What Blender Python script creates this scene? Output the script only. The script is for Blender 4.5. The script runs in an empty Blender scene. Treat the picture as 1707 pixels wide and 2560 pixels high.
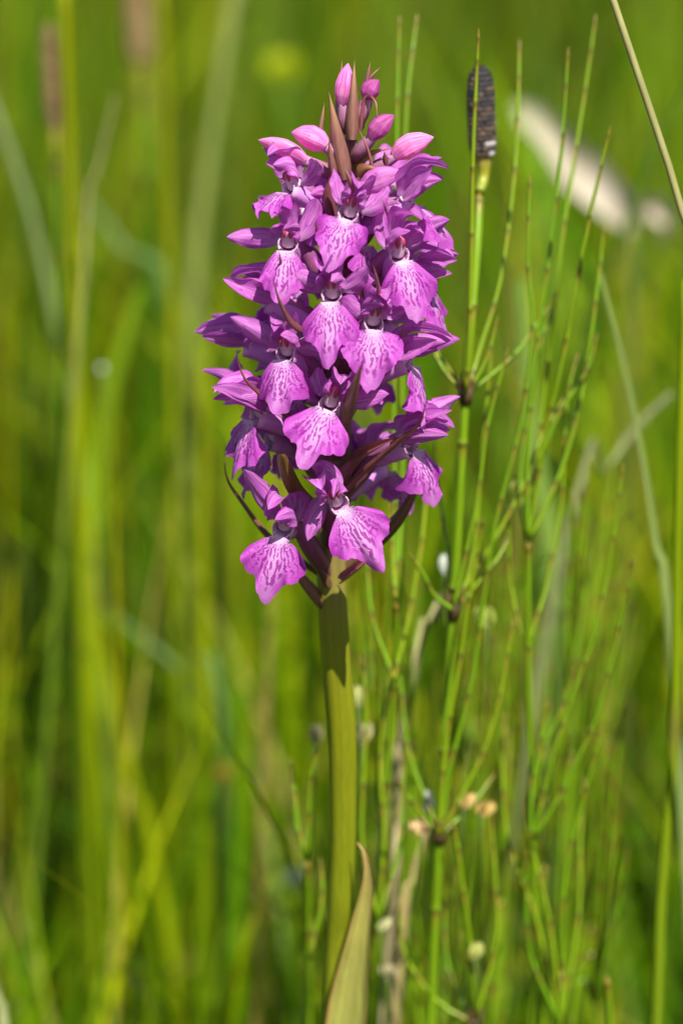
import bpy, math, random
import numpy as np
from mathutils import Vector, Matrix

MM = 0.001
rng = np.random.default_rng(11)
random.seed(11)
SC = bpy.context.scene
COL = SC.collection

# ------------------------------------------------------------------ camera
PITCH = math.radians(12.0)
DIST = 600.0            # mm, camera to the orchid's stem at the picture centre
FRAME_H = 155.0         # mm seen vertically at that distance
ZC = 230.0              # mm above the ground
cp, sp = math.cos(PITCH), math.sin(PITCH)
CAM = np.array([0.0, -DIST * cp, ZC + DIST * sp])
FWD = np.array([0, cp, -sp]); UPV = np.array([0, sp, cp]); RGT = np.array([1.0, 0, 0])


def P(px, py, Y=0.0):
    """photo pixel (1707x2560) -> point in mm on the upright plane at depth Y behind the orchid"""
    k = FRAME_H / DIST / 2560.0
    d = FWD + (px - 853.5) * k * RGT - (py - 1280) * k * UPV
    t = (Y - CAM[1]) / d[1]
    return CAM + t * d


cam = bpy.data.cameras.new('camera')
camo = bpy.data.objects.new('camera', cam)
COL.objects.link(camo)
camo.location = CAM * MM
camo.rotation_euler = (math.radians(90) - PITCH, 0, 0)
cam.sensor_fit = 'VERTICAL'
cam.sensor_height = 22.5
cam.sensor_width = 15.0
cam.lens = 22.5 * DIST / FRAME_H
cam.clip_start = 0.02
cam.clip_end = 2000
cam.dof.use_dof = True
cam.dof.focus_distance = float(np.dot(P(855, 780, -9) - CAM, FWD)) * MM
cam.dof.aperture_fstop = 7.2
SC.camera = camo

# ------------------------------------------------------------------ sky, sun, exposure
SUN_EL, SUN_AZ = 52.0, 20.0       # azimuth: degrees to the right of straight behind the camera
el, az = math.radians(SUN_EL), math.radians(SUN_AZ)
sdir = Vector((math.cos(el) * math.sin(az), -math.cos(el) * math.cos(az), math.sin(el)))  # towards the sun
W = bpy.data.worlds.new('World'); SC.world = W; W.use_nodes = True
nt = W.node_tree; nt.nodes.clear()
sky = nt.nodes.new('ShaderNodeTexSky'); sky.sky_type = 'NISHITA'; sky.sun_disc = False
sky.sun_elevation = el
sky.sun_rotation = math.atan2(sdir.x, sdir.y)
bg = nt.nodes.new('ShaderNodeBackground'); bg.inputs[1].default_value = 0.062
wo = nt.nodes.new('ShaderNodeOutputWorld')
nt.links.new(sky.outputs[0], bg.inputs[0]); nt.links.new(bg.outputs[0], wo.inputs[0])
sl = bpy.data.lights.new('sun', 'SUN'); sl.energy = 4.7; sl.angle = math.radians(0.53); sl.color = (1, 0.955, 0.88)
so = bpy.data.objects.new('sun', sl); COL.objects.link(so)
so.rotation_euler = (-sdir).to_track_quat('-Z', 'Y').to_euler()
so.location = (0.5, -0.5, 2)
vs = SC.view_settings
vs.view_transform = 'Standard'; vs.look = 'None'; vs.exposure = 0.93; vs.gamma = 1.0; vs.use_curve_mapping = False
SC.cycles.use_denoising = True
SC.cycles.max_bounces = 8
SC.cycles.transmission_bounces = 8
SC.cycles.sample_clamp_indirect = 6.0

# ------------------------------------------------------------------ helpers


def lin(r, g, b):
    f = lambda c: c / 12.92 if c <= 0.04045 else ((c + 0.055) / 1.055) ** 2.4
    return (f(r / 255), f(g / 255), f(b / 255))


class NT:
    def __init__(s, name):
        s.m = bpy.data.materials.new(name); s.m.use_nodes = True
        s.t = s.m.node_tree; s.t.nodes.clear()

    def n(s, typ, **kw):
        nd = s.t.nodes.new(typ)
        for k, v in kw.items():
            setattr(nd, k, v)
        return nd

    def put(s, sock, v):
        if isinstance(v, bpy.types.NodeSocket):
            s.t.links.new(v, sock)
        elif isinstance(v, (tuple, list)) and len(v) == 3 and sock.type == 'RGBA':
            sock.default_value = (*v, 1)
        else:
            sock.default_value = v

    def math(s, op, a, b=0.0, c=0.0, clamp=False):
        nd = s.n('ShaderNodeMath', operation=op); nd.use_clamp = clamp
        for i, v in enumerate((a, b, c)):
            s.put(nd.inputs[i], v)
        return nd.outputs[0]

    def step(s, x, a, b):
        nd = s.n('ShaderNodeMapRange', interpolation_type='SMOOTHSTEP')
        s.put(nd.inputs['Value'], x)
        nd.inputs['From Min'].default_value = a; nd.inputs['From Max'].default_value = b
        return nd.outputs[0]

    def mix(s, f, a, b, mode='MIX'):
        nd = s.n('ShaderNodeMix', data_type='RGBA', blend_type=mode)
        s.put(nd.inputs[0], f); s.put(nd.inputs[6], a); s.put(nd.inputs[7], b)
        return nd.outputs[2]

    def noise(s, vec, scale, detail=2.0, rough=0.5):
        nd = s.n('ShaderNodeTexNoise')
        s.put(nd.inputs['Vector'], vec)
        nd.inputs['Scale'].default_value = scale; nd.inputs['Detail'].default_value = detail
        nd.inputs['Roughness'].default_value = rough
        return nd.outputs[0]

    def comb(s, x, y, z=0.0):
        nd = s.n('ShaderNodeCombineXYZ')
        for i, v in enumerate((x, y, z)):
            s.put(nd.inputs[i], v)
        return nd.outputs[0]

    def uv(s):
        a = s.n('ShaderNodeUVMap'); a.uv_map = 'UVMap'
        x = s.n('ShaderNodeSeparateXYZ'); s.put(x.inputs[0], a.outputs[0])
        return x.outputs[0], x.outputs[1]

    def attr(s, name='Col'):
        a = s.n('ShaderNodeAttribute'); a.attribute_name = name
        return a.outputs['Color']

    def obj(s):
        return s.n('ShaderNodeTexCoord').outputs['Object']

    def rand(s):
        return s.n('ShaderNodeObjectInfo').outputs['Random']

    def finish(s, col, rough=0.5, spec=0.4, transl=0.0, tcol=None, bump=None, bstr=0.3, bdist=0.0001, sheen=0.0):
        b = s.n('ShaderNodeBsdfPrincipled')
        s.put(b.inputs['Base Color'], col); s.put(b.inputs['Roughness'], rough)
        b.inputs['Specular IOR Level'].default_value = spec
        if sheen:
            b.inputs['Sheen Weight'].default_value = sheen
        nrm = None
        if bump is not None:
            bn = s.n('ShaderNodeBump'); bn.inputs['Strength'].default_value = bstr
            bn.inputs['Distance'].default_value = bdist
            s.put(bn.inputs['Height'], bump); nrm = bn.outputs[0]
            s.put(b.inputs['Normal'], nrm)
        out = s.n('ShaderNodeOutputMaterial')
        sh = b.outputs[0]
        if transl:
            tr = s.n('ShaderNodeBsdfTranslucent'); s.put(tr.inputs[0], tcol if tcol is not None else col)
            if nrm is not None:
                s.put(tr.inputs['Normal'], nrm)
            mx = s.n('ShaderNodeMixShader'); mx.inputs[0].default_value = transl
            s.t.links.new(b.outputs[0], mx.inputs[1]); s.t.links.new(tr.outputs[0], mx.inputs[2])
            sh = mx.outputs[0]
        s.t.links.new(sh, out.inputs[0])
        return s.m


def mat_sepal():
    t = NT('violet_petal')
    u, v = t.uv()
    au = t.math('ABSOLUTE', u)
    rnd = t.rand()
    warp = t.noise(t.comb(t.math('MULTIPLY', u, 1.5), t.math('MULTIPLY', v, 3.0), t.math('MULTIPLY', rnd, 40.0)), 1.0, 2)
    vein = t.noise(t.comb(t.math('ADD', t.math('MULTIPLY', u, 5.0), t.math('MULTIPLY', warp, 1.5)),
                          t.math('MULTIPLY', v, 1.1), t.math('MULTIPLY', rnd, 31.0)), 1.6, 3)
    blot = t.noise(t.comb(t.math('MULTIPLY', u, 2.2), t.math('MULTIPLY', v, 5.0), t.math('MULTIPLY', rnd, 17.0)), 1.7, 2)
    base = t.mix(t.step(vein, 0.35, 0.68), (0.74, 0.29, 0.70), (0.55, 0.105, 0.54))
    base = t.mix(t.math('MULTIPLY', t.step(blot, 0.62, 0.72), 0.5), base, (0.17, 0.010, 0.25))
    base = t.mix(t.math('MULTIPLY', t.step(au, 0.70, 1.0), 0.65), base, (0.48, 0.045, 0.45))
    base = t.mix(t.math('MULTIPLY', t.step(v, 0.28, 0.0), 0.75), base, (0.66, 0.42, 0.65))
    base = t.mix(t.math('MULTIPLY', rnd, 0.35), base, (0.46, 0.085, 0.46))
    att = t.attr()
    base = t.mix(1.0, base, att, 'MULTIPLY')
    tc = t.mix(0.35, base, (0.55, 0.03, 0.50))
    b = t.math('ADD', t.math('MULTIPLY', t.noise(t.obj(), 5200, 2), 0.5), vein)
    return t.finish(base, 0.46, 0.35, 0.48, tc, b, 0.55, 0.00022)


def mat_lip():
    t = NT('spotted_lip')
    u, v = t.uv()
    au = t.math('ABSOLUTE', u)
    rnd = t.rand()
    z = t.math('MULTIPLY', rnd, 53.0)
    w = t.math('SUBTRACT', t.noise(t.comb(t.math('MULTIPLY', u, 2.0), t.math('MULTIPLY', v, 3.0), z), 1.5, 2), 0.5)
    uu = t.math('ADD', u, t.math('MULTIPLY', w, 0.30))
    ln = t.math('SINE', t.math('ADD', t.math('MULTIPLY', uu, 42.0), t.math('MULTIPLY', rnd, 6.0)))
    brk = t.noise(t.comb(t.math('MULTIPLY', uu, 9.0), t.math('MULTIPLY', v, 14.0), z), 1.0, 1.5, 0.5)
    streak = t.math('ADD', t.math('MULTIPLY', ln, 0.5), t.math('MULTIPLY', t.math('SUBTRACT', brk, 0.5), 3.6))
    dots = t.noise(t.comb(t.math('MULTIPLY', uu, 9.0), t.math('MULTIPLY', v, 19.0), z), 1.0, 1.0)
    soft = t.noise(t.comb(t.math('MULTIPLY', u, 2.0), t.math('MULTIPLY', v, 2.4), z), 1.6, 3)
    # ground colour: white throat -> pale pink centre -> violet margin
    rad = t.math('ADD', t.math('MULTIPLY', au, 0.62), t.math('MULTIPLY', v, 0.58))
    rad = t.math('ADD', rad, t.math('MULTIPLY', t.math('SUBTRACT', soft, 0.5), 0.55))
    mid = t.mix(soft, (0.60, 0.150, 0.58), (0.49, 0.065, 0.48))
    base = t.mix(t.step(rad, 0.22, 0.72), (0.68, 0.33, 0.67), mid)
    base = t.mix(t.math('MULTIPLY', t.step(rad, 0.60, 1.1), 0.8), base, (0.43, 0.030, 0.42))
    base = t.mix(t.math('MULTIPLY', t.step(v, 0.20, 0.03), 0.9), base, (0.70, 0.52, 0.67))
    ms = t.math('MULTIPLY', t.step(v, 0.13, 0.24), t.step(v, 0.93, 0.70))
    ms = t.math('MULTIPLY', ms, t.step(t.math('ADD', au, t.math('MULTIPLY', t.math('SUBTRACT', soft, 0.5), 0.6)), 0.92, 0.62))
    ds = t.math('MULTIPLY', t.step(streak, 0.0, 0.26), ms)
    dd = t.math('MULTIPLY', t.step(dots, 0.60, 0.66), t.math('MULTIPLY', t.step(v, 0.34, 0.22), t.step(v, 0.015, 0.07)))
    d = t.math('MAXIMUM', ds, dd)
    base = t.mix(t.math('MULTIPLY', d, 0.88), base, (0.27, 0.002, 0.25))
    base = t.mix(t.math('MULTIPLY', rnd, 0.22), base, t.mix(0.5, base, (0.44, 0.07, 0.44)))
    tc = t.mix(0.30, base, (0.55, 0.03, 0.50))
    fine = t.noise(t.obj(), 6500, 2)
    vein = t.noise(t.comb(t.math('MULTIPLY', uu, 7.0), t.math('MULTIPLY', v, 1.2), z), 1.0, 2)
    b = t.math('ADD', fine, t.math('MULTIPLY', vein, 1.1))
    return t.finish(base, 0.42, 0.4, 0.36, tc, b, 0.6, 0.00022)


def mat_attr(name, rough=0.5, spec=0.4, transl=0.0, streak=0.0, var=0.25, scale=900, stretch=0.12, bstr=0.3, tadd=None):
    """colour comes from the vertex attribute, varied by grain"""
    t = NT(name)
    c = t.attr()
    u, v = t.uv()
    o = t.obj()
    mp = t.n('ShaderNodeMapping'); t.put(mp.inputs[0], o); mp.inputs['Scale'].default_value = (1, 1, stretch)
    ns = t.noise(mp.outputs[0], scale, 3)
    f = t.math('MULTIPLY', t.math('SUBTRACT', ns, 0.5), var * 2)
    if streak:
        st = t.noise(t.comb(t.math('MULTIPLY', u, 6.0), t.math('MULTIPLY', v, 0.7), t.math('MULTIPLY', t.rand(), 20.0)), 1.5, 3)
        f = t.math('ADD', f, t.math('MULTIPLY', t.math('SUBTRACT', st, 0.5), streak * 2))
    g = t.math('ADD', f, 1.0)
    cc = t.n('ShaderNodeVectorMath', operation='SCALE')
    t.put(cc.inputs[0], c); t.put(cc.inputs['Scale'], g)
    col = cc.outputs[0]
    tc = col
    if tadd:
        tc = t.mix(0.5, col, tadd)
    return t.finish(col, rough, spec, transl, tc, ns, bstr, 0.0002)


M_SEP = mat_sepal()
M_LIP = mat_lip()
M_COLUMN = mat_attr('column_tissue', 0.4, 0.4, 0.15, 0, 0.2, 2500, 1, 0.3)
M_SPUR = mat_attr('spur_tissue', 0.45, 0.35, 0.15, 0.25, 0.15, 1800, 0.3, 0.3)
M_STEM = mat_attr('fleshy_stem', 0.40, 0.4, 0.0, 0.34, 0.22, 1500, 0.06, 0.35)
M_BRACT = mat_attr('brown_bract', 0.38, 0.5, 0.16, 0.5, 0.3, 1800, 0.3, 0.4)
M_LEAF = mat_attr('leaf_blade', 0.42, 0.4, 0.35, 0.5, 0.3, 900, 0.15, 0.3)
M_HORSE = mat_attr('horsetail_shoot', 0.40, 0.45, 0.0, 0.15, 0.18, 1500, 0.1, 0.4)
M_CONE = mat_attr('cone_scales', 0.8, 0.2, 0.0, 0, 0.4, 3000, 1, 0.5)
M_GRASS = mat_attr('grass_blade', 0.5, 0.12, 0.45, 0.18, 0.2, 300, 0.1, 0.2)
M_DRY = mat_attr('dry_straw', 0.6, 0.3, 0.25, 0.55, 0.35, 500, 0.3, 0.4)
M_WHITE = mat_attr('pale_petal', 0.5, 0.3, 0.3, 0.1, 0.1, 900, 1, 0.2)


def mat_ground():
    t = NT('damp_soil')
    o = t.obj()
    a = t.noise(o, 9, 6, 0.6); b = t.noise(o, 120, 5, 0.65)
    c = t.mix(t.step(a, 0.35, 0.65), (0.035, 0.028, 0.014), (0.030, 0.048, 0.010))
    c = t.mix(t.step(b, 0.45, 0.75), c, (0.075, 0.085, 0.022))
    return t.finish(c, 0.9, 0.2, 0, None, b, 0.8, 0.01)


M_GROUND = mat_ground()


class MB:
    """collects sheets and tubes (in mm) into one mesh"""

    def __init__(s):
        s.v = []; s.f = []; s.c = []; s.uv = []; s.n = 0

    def grid(s, pts, cols, uvs, close=False):
        r, m, _ = pts.shape
        s.v.append(pts.reshape(-1, 3)); s.c.append(np.broadcast_to(cols, (r, m, 3)).reshape(-1, 3))
        s.uv.append(uvs.reshape(-1, 2))
        i, j = np.meshgrid(np.arange(r - 1), np.arange(m if close else m - 1), indexing='ij')
        j2 = (j + 1) % m
        f = np.stack([i * m + j, i * m + j2, (i + 1) * m + j2, (i + 1) * m + j], -1).reshape(-1, 4) + s.n
        s.f.append(f); s.n += r * m

    def build(s, name, mat, parent=None, mtx=None, org=None, subsurf=0):
        v = np.concatenate(s.v); c = np.concatenate(s.c); uv = np.concatenate(s.uv); f = np.concatenate(s.f)
        if org is not None:
            v = v - np.asarray(org)
        me = bpy.data.meshes.new(name)
        me.vertices.add(len(v)); me.vertices.foreach_set('co', (v * MM).astype(np.float32).ravel())
        me.loops.add(f.size); me.loops.foreach_set('vertex_index', f.astype(np.int32).ravel())
        me.polygons.add(len(f)); me.polygons.foreach_set('loop_start', np.arange(0, f.size, 4, dtype=np.int32))
        me.update(calc_edges=True)
        me.polygons.foreach_set('use_smooth', np.ones(len(f), dtype=bool))
        a = me.attributes.new('Col', 'FLOAT_COLOR', 'POINT')
        a.data.foreach_set('color', np.concatenate([c, np.ones((len(c), 1))], 1).astype(np.float32).ravel())
        ul = me.uv_layers.new(name='UVMap')
        ul.data.foreach_set('uv', uv[f.ravel()].astype(np.float32).ravel())
        me.materials.append(mat)
        me.validate()
        o = bpy.data.objects.new(name, me); COL.objects.link(o)
        if parent is not None:
            o.parent = parent
        if mtx is not None:
            o.matrix_basis = mtx
        elif org is not None:
            po = np.asarray(parent.get('_org', (0, 0, 0))) if parent is not None else np.zeros(3)
            o.location = (np.asarray(org) - po) * MM
        return o


def unit(a):
    return a / np.maximum(np.linalg.norm(a, axis=-1, keepdims=True), 1e-9)


def spline(ctrl, n):
    """smooth Catmull-Rom curve through the points"""
    c = np.asarray(ctrl, float)
    if len(c) == 2:
        t = np.linspace(0, 1, n)[:, None]
        return c[0] * (1 - t) + c[1] * t
    p = np.vstack([2 * c[0] - c[1], c, 2 * c[-1] - c[-2]])
    d = np.r_[0, np.cumsum(np.linalg.norm(np.diff(c, axis=0), axis=1))]
    tt = np.linspace(0, d[-1], n)
    k = np.clip(np.searchsorted(d, tt, 'right') - 1, 0, len(c) - 2)
    f = ((tt - d[k]) / np.maximum(d[k + 1] - d[k], 1e-9))[:, None]
    a, b, e, g = p[k], p[k + 1], p[k + 2], p[k + 3]
    return 0.5 * (2 * b + (e - a) * f + (2 * a - 5 * b + 4 * e - g) * f ** 2 + (3 * b - a - 3 * e + g) * f ** 3)


def bez(a, b, c, n):
    t = np.linspace(0, 1, n)[:, None]
    return (1 - t) ** 2 * np.asarray(a, float) + 2 * t * (1 - t) * np.asarray(b, float) + t ** 2 * np.asarray(c, float)


def tube(mb, pts, rad, m=10, col=(0.1, 0.2, 0.02), cap=True, ridge=0.0, nr=5):
    pts = np.asarray(pts, float); n = len(pts)
    rad = np.broadcast_to(np.asarray(rad, float), (n,)).copy()
    col = np.asarray(col, float)
    if col.ndim == 1:
        col = np.broadcast_to(col, (n, 3))
    T = unit(np.gradient(pts, axis=0))
    ref = np.array([0.0, 1.0, 0.0]) if abs(T[0][1]) < 0.9 else np.array([1.0, 0, 0])
    A = unit(np.cross(T, ref)); B = np.cross(T, A)
    if cap:
        pts = np.vstack([pts[:1], pts, pts[-1:]]); rad = np.r_[rad[0] * 0.02, rad, rad[-1] * 0.02]
        A = np.vstack([A[:1], A, A[-1:]]); B = np.vstack([B[:1], B, B[-1:]])
        col = np.vstack([col[:1], col, col[-1:]])
    th = np.linspace(0, 2 * np.pi, m, endpoint=False)
    rr = rad[:, None] * (1 + ridge * np.cos(th * nr))[None]
    g = pts[:, None] + rr[..., None] * (np.cos(th)[None, :, None] * A[:, None] + np.sin(th)[None, :, None] * B[:, None])
    L = np.linspace(0, 1, len(pts))
    uv = np.stack(np.broadcast_arrays((th / np.pi)[None], L[:, None]), -1)
    mb.grid(g, col[:, None], uv, True)


def sheet(mb, pts, lat, w, cup=0.0, m=9, col=(1, 1, 1), ruffle=0.0, rf=7.0, ph=0.0, twist=0.0, asym=0.0, crinkle=0.0):
    """blade along pts; lat lateral direction; w half widths; cup >0 bends edges along +normal"""
    pts = np.asarray(pts, float); n = len(pts)
    T = unit(np.gradient(pts, axis=0))
    lat = np.broadcast_to(np.asarray(lat, float), (n, 3))
    lat = unit(lat - T * np.sum(lat * T, -1, keepdims=True))
    N = np.cross(T, lat)
    if twist:
        a = np.linspace(0, twist, n)[:, None]
        lat, N = lat * np.cos(a) + N * np.sin(a), N * np.cos(a) - lat * np.sin(a)
    u = np.linspace(-1, 1, m)
    w = np.broadcast_to(np.asarray(w, float), (n,))
    L = np.linspace(0, 1, n)
    cupf = np.broadcast_to(np.asarray(cup, float), (n,))
    off = cupf[:, None] * w[:, None] * (u ** 2)[None] * (1 + asym * u[None])
    off = off + ruffle * np.sin(rf * L[:, None] * 3 + ph + u[None] * 2.5) * (np.abs(u) ** 1.5)[None] * np.sin(np.pi * np.clip(L, 0, 1))[:, None]
    if crinkle:
        off = off + crinkle * w[:, None] * (np.cos(u * 7.5 + ph)[None] * (0.4 + 0.6 * np.sin(L * 5 + ph * 2))[:, None] + 0.6 * np.sin(L * 11 + ph)[:, None] * u[None])
    lx = np.sin(np.clip(np.abs(cupf), 0, 1.6)[:, None] * np.abs(u)[None]) / np.maximum(np.clip(np.abs(cupf), 0, 1.6)[:, None], 1e-3) * np.sign(u)[None]
    lx = np.where(np.abs(cupf)[:, None] < 0.02, u[None], lx)
    g = pts[:, None] + lat[:, None] * (w[:, None] * lx)[..., None] + N[:, None] * off[..., None]
    uv = np.stack(np.broadcast_arrays(u[None], L[:, None]), -1)
    col = np.asarray(col, float)
    if col.ndim == 1:
        cols = col
    elif col.ndim == 2:
        cols = col[:, None]
    else:
        cols = col
    mb.grid(g, cols, uv)


def ramp(t, stops):
    """colour ramp: stops [(t, (r,g,b)), ...]"""
    t = np.asarray(t, float)
    xs = [s[0] for s in stops]; cs = np.array([s[1] for s in stops])
    return np.stack([np.interp(t, xs, cs[:, k]) for k in range(3)], -1)


def lance(n, W, a=0.55, b=0.85, base=0.25, peak=None):
    """half width profile of a lance-shaped tepal"""
    t = np.linspace(0, 1, n)
    pk = (t ** a) * ((1 - t) ** b); pk /= pk.max()
    return W * np.maximum(pk, base * (1 - t) ** 3 * (t < 0.4)) + 0.02


def tag(o, label=None, cat=None, group=None, kind=None):
    if label: o['label'] = label
    if cat: o['category'] = cat
    if group: o['group'] = group
    if kind: o['kind'] = kind
    return o


def empty(name, org):
    o = bpy.data.objects.new(name, None); COL.objects.link(o)
    o.empty_display_size = 0.01
    o.location = np.asarray(org) * MM
    o['_org'] = [float(x) for x in org]
    return o


# ------------------------------------------------------------------ ground
def gz(x, y):
    """ground height in mm"""
    x = np.asarray(x, float); y = np.asarray(y, float)
    near = np.exp(-(x ** 2 + y ** 2) / 4e6)
    return (5 * np.sin(x * 0.013 + 1.3) * np.cos(y * 0.011) + 3 * np.sin(x * 0.041 + y * 0.033)) * near - 4


mb = MB()
ax = np.sign(np.linspace(-1, 1, 161)) * (np.abs(np.linspace(-1, 1, 161)) ** 3.2) * 500000
gx, gy = np.meshgrid(ax, ax, indexing='ij')
gp = np.stack([gx, gy, gz(gx, gy)], -1)
mb.grid(gp.transpose(1, 0, 2), np.array([1, 1, 1.0]), np.zeros((161, 161, 2)))
gr = mb.build('ground', M_GROUND); tag(gr, kind='structure')

# ------------------------------------------------------------------ orchid
AX = [(150, 884), (300, 880), (600, 864), (1000, 848), (1300, 832), (1420, 829), (1528, 833), (1700, 845), (1849, 856),
      (2106, 857), (2235, 851), (2560, 838)]
base = P(838, 2560, 0); base = np.array([base[0] - 3.0, 15.0, 0.0]); base[2] = float(gz(base[0], base[1])) + 1
orchid = empty('orchid', base)
tag(orchid, 'purple marsh orchid with a dense spike of spotted flowers on a thick green stem', 'orchid')


def axis(py, Y=0.0):
    x = np.interp(py, [a[0] for a in AX], [a[1] for a in AX])
    return P(x, py, Y)


GREEN_ST = (0.19, 0.20, 0.006)
sp_pts = [base - [0, 0, 4]] + [axis(y, max(0, y - 1500) * 0.011) for y in (2560, 2235, 2106, 1849, 1700, 1528, 1420, 1300, 1000, 600, 340)]
sp_pts = [sp_pts[0], 0.55 * sp_pts[0] + 0.45 * sp_pts[1] + np.array([0.6, 0, 0])] + sp_pts[1:]
sc = spline(sp_pts, 90)
zz = sc[:, 2]
zpy = lambda py: axis(py)[2]
rad = np.interp(zz, [0, zpy(2235), zpy(2106), zpy(1849), zpy(1500), zpy(1300), zpy(1000), zpy(600), zpy(340)],
                [2.5, 2.0, 2.05, 2.25, 2.2, 2.35, 2.0, 1.6, 0.9])
col = ramp(zz, [(0, (0.16, 0.20, 0.02)), (zpy(2200), (0.18, 0.205, 0.006)), (zpy(1750), GREEN_ST), (zpy(1560), (0.19, 0.19, 0.012)),
                (zpy(1400), (0.19, 0.15, 0.04)), (zpy(1200), (0.15, 0.075, 0.05)), (zpy(600), (0.19, 0.06, 0.06))])
mb = MB(); tube(mb, sc, rad, 30, col, ridge=0.018, nr=7)
mb.build('stem', M_STEM, orchid, org=base)


def flower_mtx(px, py, Y, yaw, pitch, roll, s):
    p = (P(px, py, Y) - base) * MM
    R = Matrix.Rotation(math.radians(yaw), 4, 'Z') @ Matrix.Rotation(math.radians(pitch), 4, 'X') @ Matrix.Rotation(math.radians(roll), 4, 'Y')
    return Matrix.Translation(Vector(p)) @ R @ Matrix.Scale(s, 4)


def lip_mesh(W=10.0, L=9.0, foldL=0.03, foldR=0.03, a0=45, a1=5, tooth=1.0, r=None, wave=0.55, spread=68, curl=0.0, rhomb=False):
    """fan-shaped, shallowly three-lobed lip, hanging forward and down from the throat"""
    n, m = 24, 37
    u = np.linspace(-1, 1, m); v = np.linspace(0, 1, n) ** 0.9
    th = u * math.radians(spread)
    au = np.abs(u)
    nd = r.uniform(0.0, 0.055); lobe = r.uniform(-0.05, 0.05)
    prof = np.array([1.0, 0.985, 0.93, 0.84 - nd, 0.815 - nd, 0.83 - nd * 0.4, 0.86 + lobe, 0.84 + lobe, 0.76 + lobe, 0.62 + lobe])
    if rhomb:
        prof = np.array([1.0, 0.975, 0.925, 0.86, 0.825, 0.80, 0.80, 0.79, 0.72, 0.58])
    R = L * np.interp(au, [0, 0.08, 0.16, 0.26, 0.34, 0.45, 0.62, 0.80, 0.93, 1.0], prof)
    R = R * np.where(u < 0, 1 + r.normal(0, 0.03), 1 + r.normal(0, 0.03))
    R = R * (1 + (tooth - 1) * np.exp(-(u / 0.16) ** 2))
    nz = r.normal(0, 1, 5)
    R = R * (1 + 0.022 * nz[0] * np.sin(u * 9 + nz[1]) + 0.018 * np.sin(u * 23 + nz[2] * 3) + 0.011 * np.sin(u * 47 + nz[3] * 5))
    k = W / (2 * L * 0.88 * math.sin(math.radians(spread) * 0.92))
    vx = np.clip(v[:, None] - 0.06, 0, 1) ** 0.92
    x = 1.5 * u[None] * (1 - v[:, None]) ** 1.2 + vx * R[None] * np.sin(th)[None] * k
    d = v[:, None] * R[None] * np.cos(th * 0.97)[None]            # distance down the lip
    # centre path bends from forward to straight down
    q = np.linspace(0, 1.15 * L, 60)
    ang = np.radians(np.interp(q / L, [0, 0.35, 1.15], [a0, (a0 + a1) / 2, a1]))
    cy = -np.r_[0, np.cumsum(np.sin(ang[1:]) * np.diff(q))]; cz = -np.r_[0, np.cumsum(np.cos(ang[1:]) * np.diff(q))]
    y = np.interp(d, q, cy); z = np.interp(d, q, cz); aa = np.interp(d, q, ang)
    # sides fold back along the lip's normal
    fold = np.where(u < 0, foldL, foldR)[None] * (0.25 + 0.75 * v[:, None])
    off = fold * x ** 2
    off = off + wave * v[:, None] ** 3 * (np.sin(u * 6.5 + nz[4] * 2)[None] * au[None] * 0.8 + 0.35 * np.sin(u * 14 + nz[1] * 3)[None])
    off = off - 0.55 * np.exp(-(u[None] / 0.28) ** 2) * np.sin(np.pi * v[:, None]) * 0.6
    off = off + 0.6 * v[:, None] ** 3.2 * (np.sin(u * 10.5 + nz[0] * 4)[None] + 0.5 * np.sin(u * 21 + nz[4] * 5)[None])
    off = off + nz[2] * 0.022 * x * d + nz[3] * 0.012 * x ** 2 * v[:, None]
    off = off - curl * np.clip(v[:, None] - 0.75, 0, 1) ** 2 * 16
    ny, nzv = np.cos(aa), -np.sin(aa)        # away from viewer
    xs = x / (1 + 1.1 * np.where(u < 0, foldL, foldR)[None] ** 2 * x ** 2) ** 0.5
    g = np.stack([xs, y + off * ny, z + off * nzv], -1)
    # throat rim
    g[:, :, 2] -= 0.92; g[:, :, 1] -= 0.62
    g[:, :, 1] += (0.55 * u[None] ** 2 * (1 - v[:, None]) ** 3) * -1.6
    uv = np.stack(np.broadcast_arrays(u[None], v[:, None]), -1)
    mb = MB(); mb.grid(g, np.ones(3), uv)
    return mb


def tepal(base_, ctrl, tip, lat, W, cup, ph, tint=(1, 1, 1), base_w=0.3, twist=0.0, n=19, m=11, b=0.7, asym=0.0, ruffle=0.12):
    mb = MB()
    sheet(mb, bez(base_, ctrl, tip, n), lat, lance(n, W / 2, 0.5, b, base_w), cup, m, tint, ruffle, 5, ph, twist, asym, 0.13)
    return mb


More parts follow.
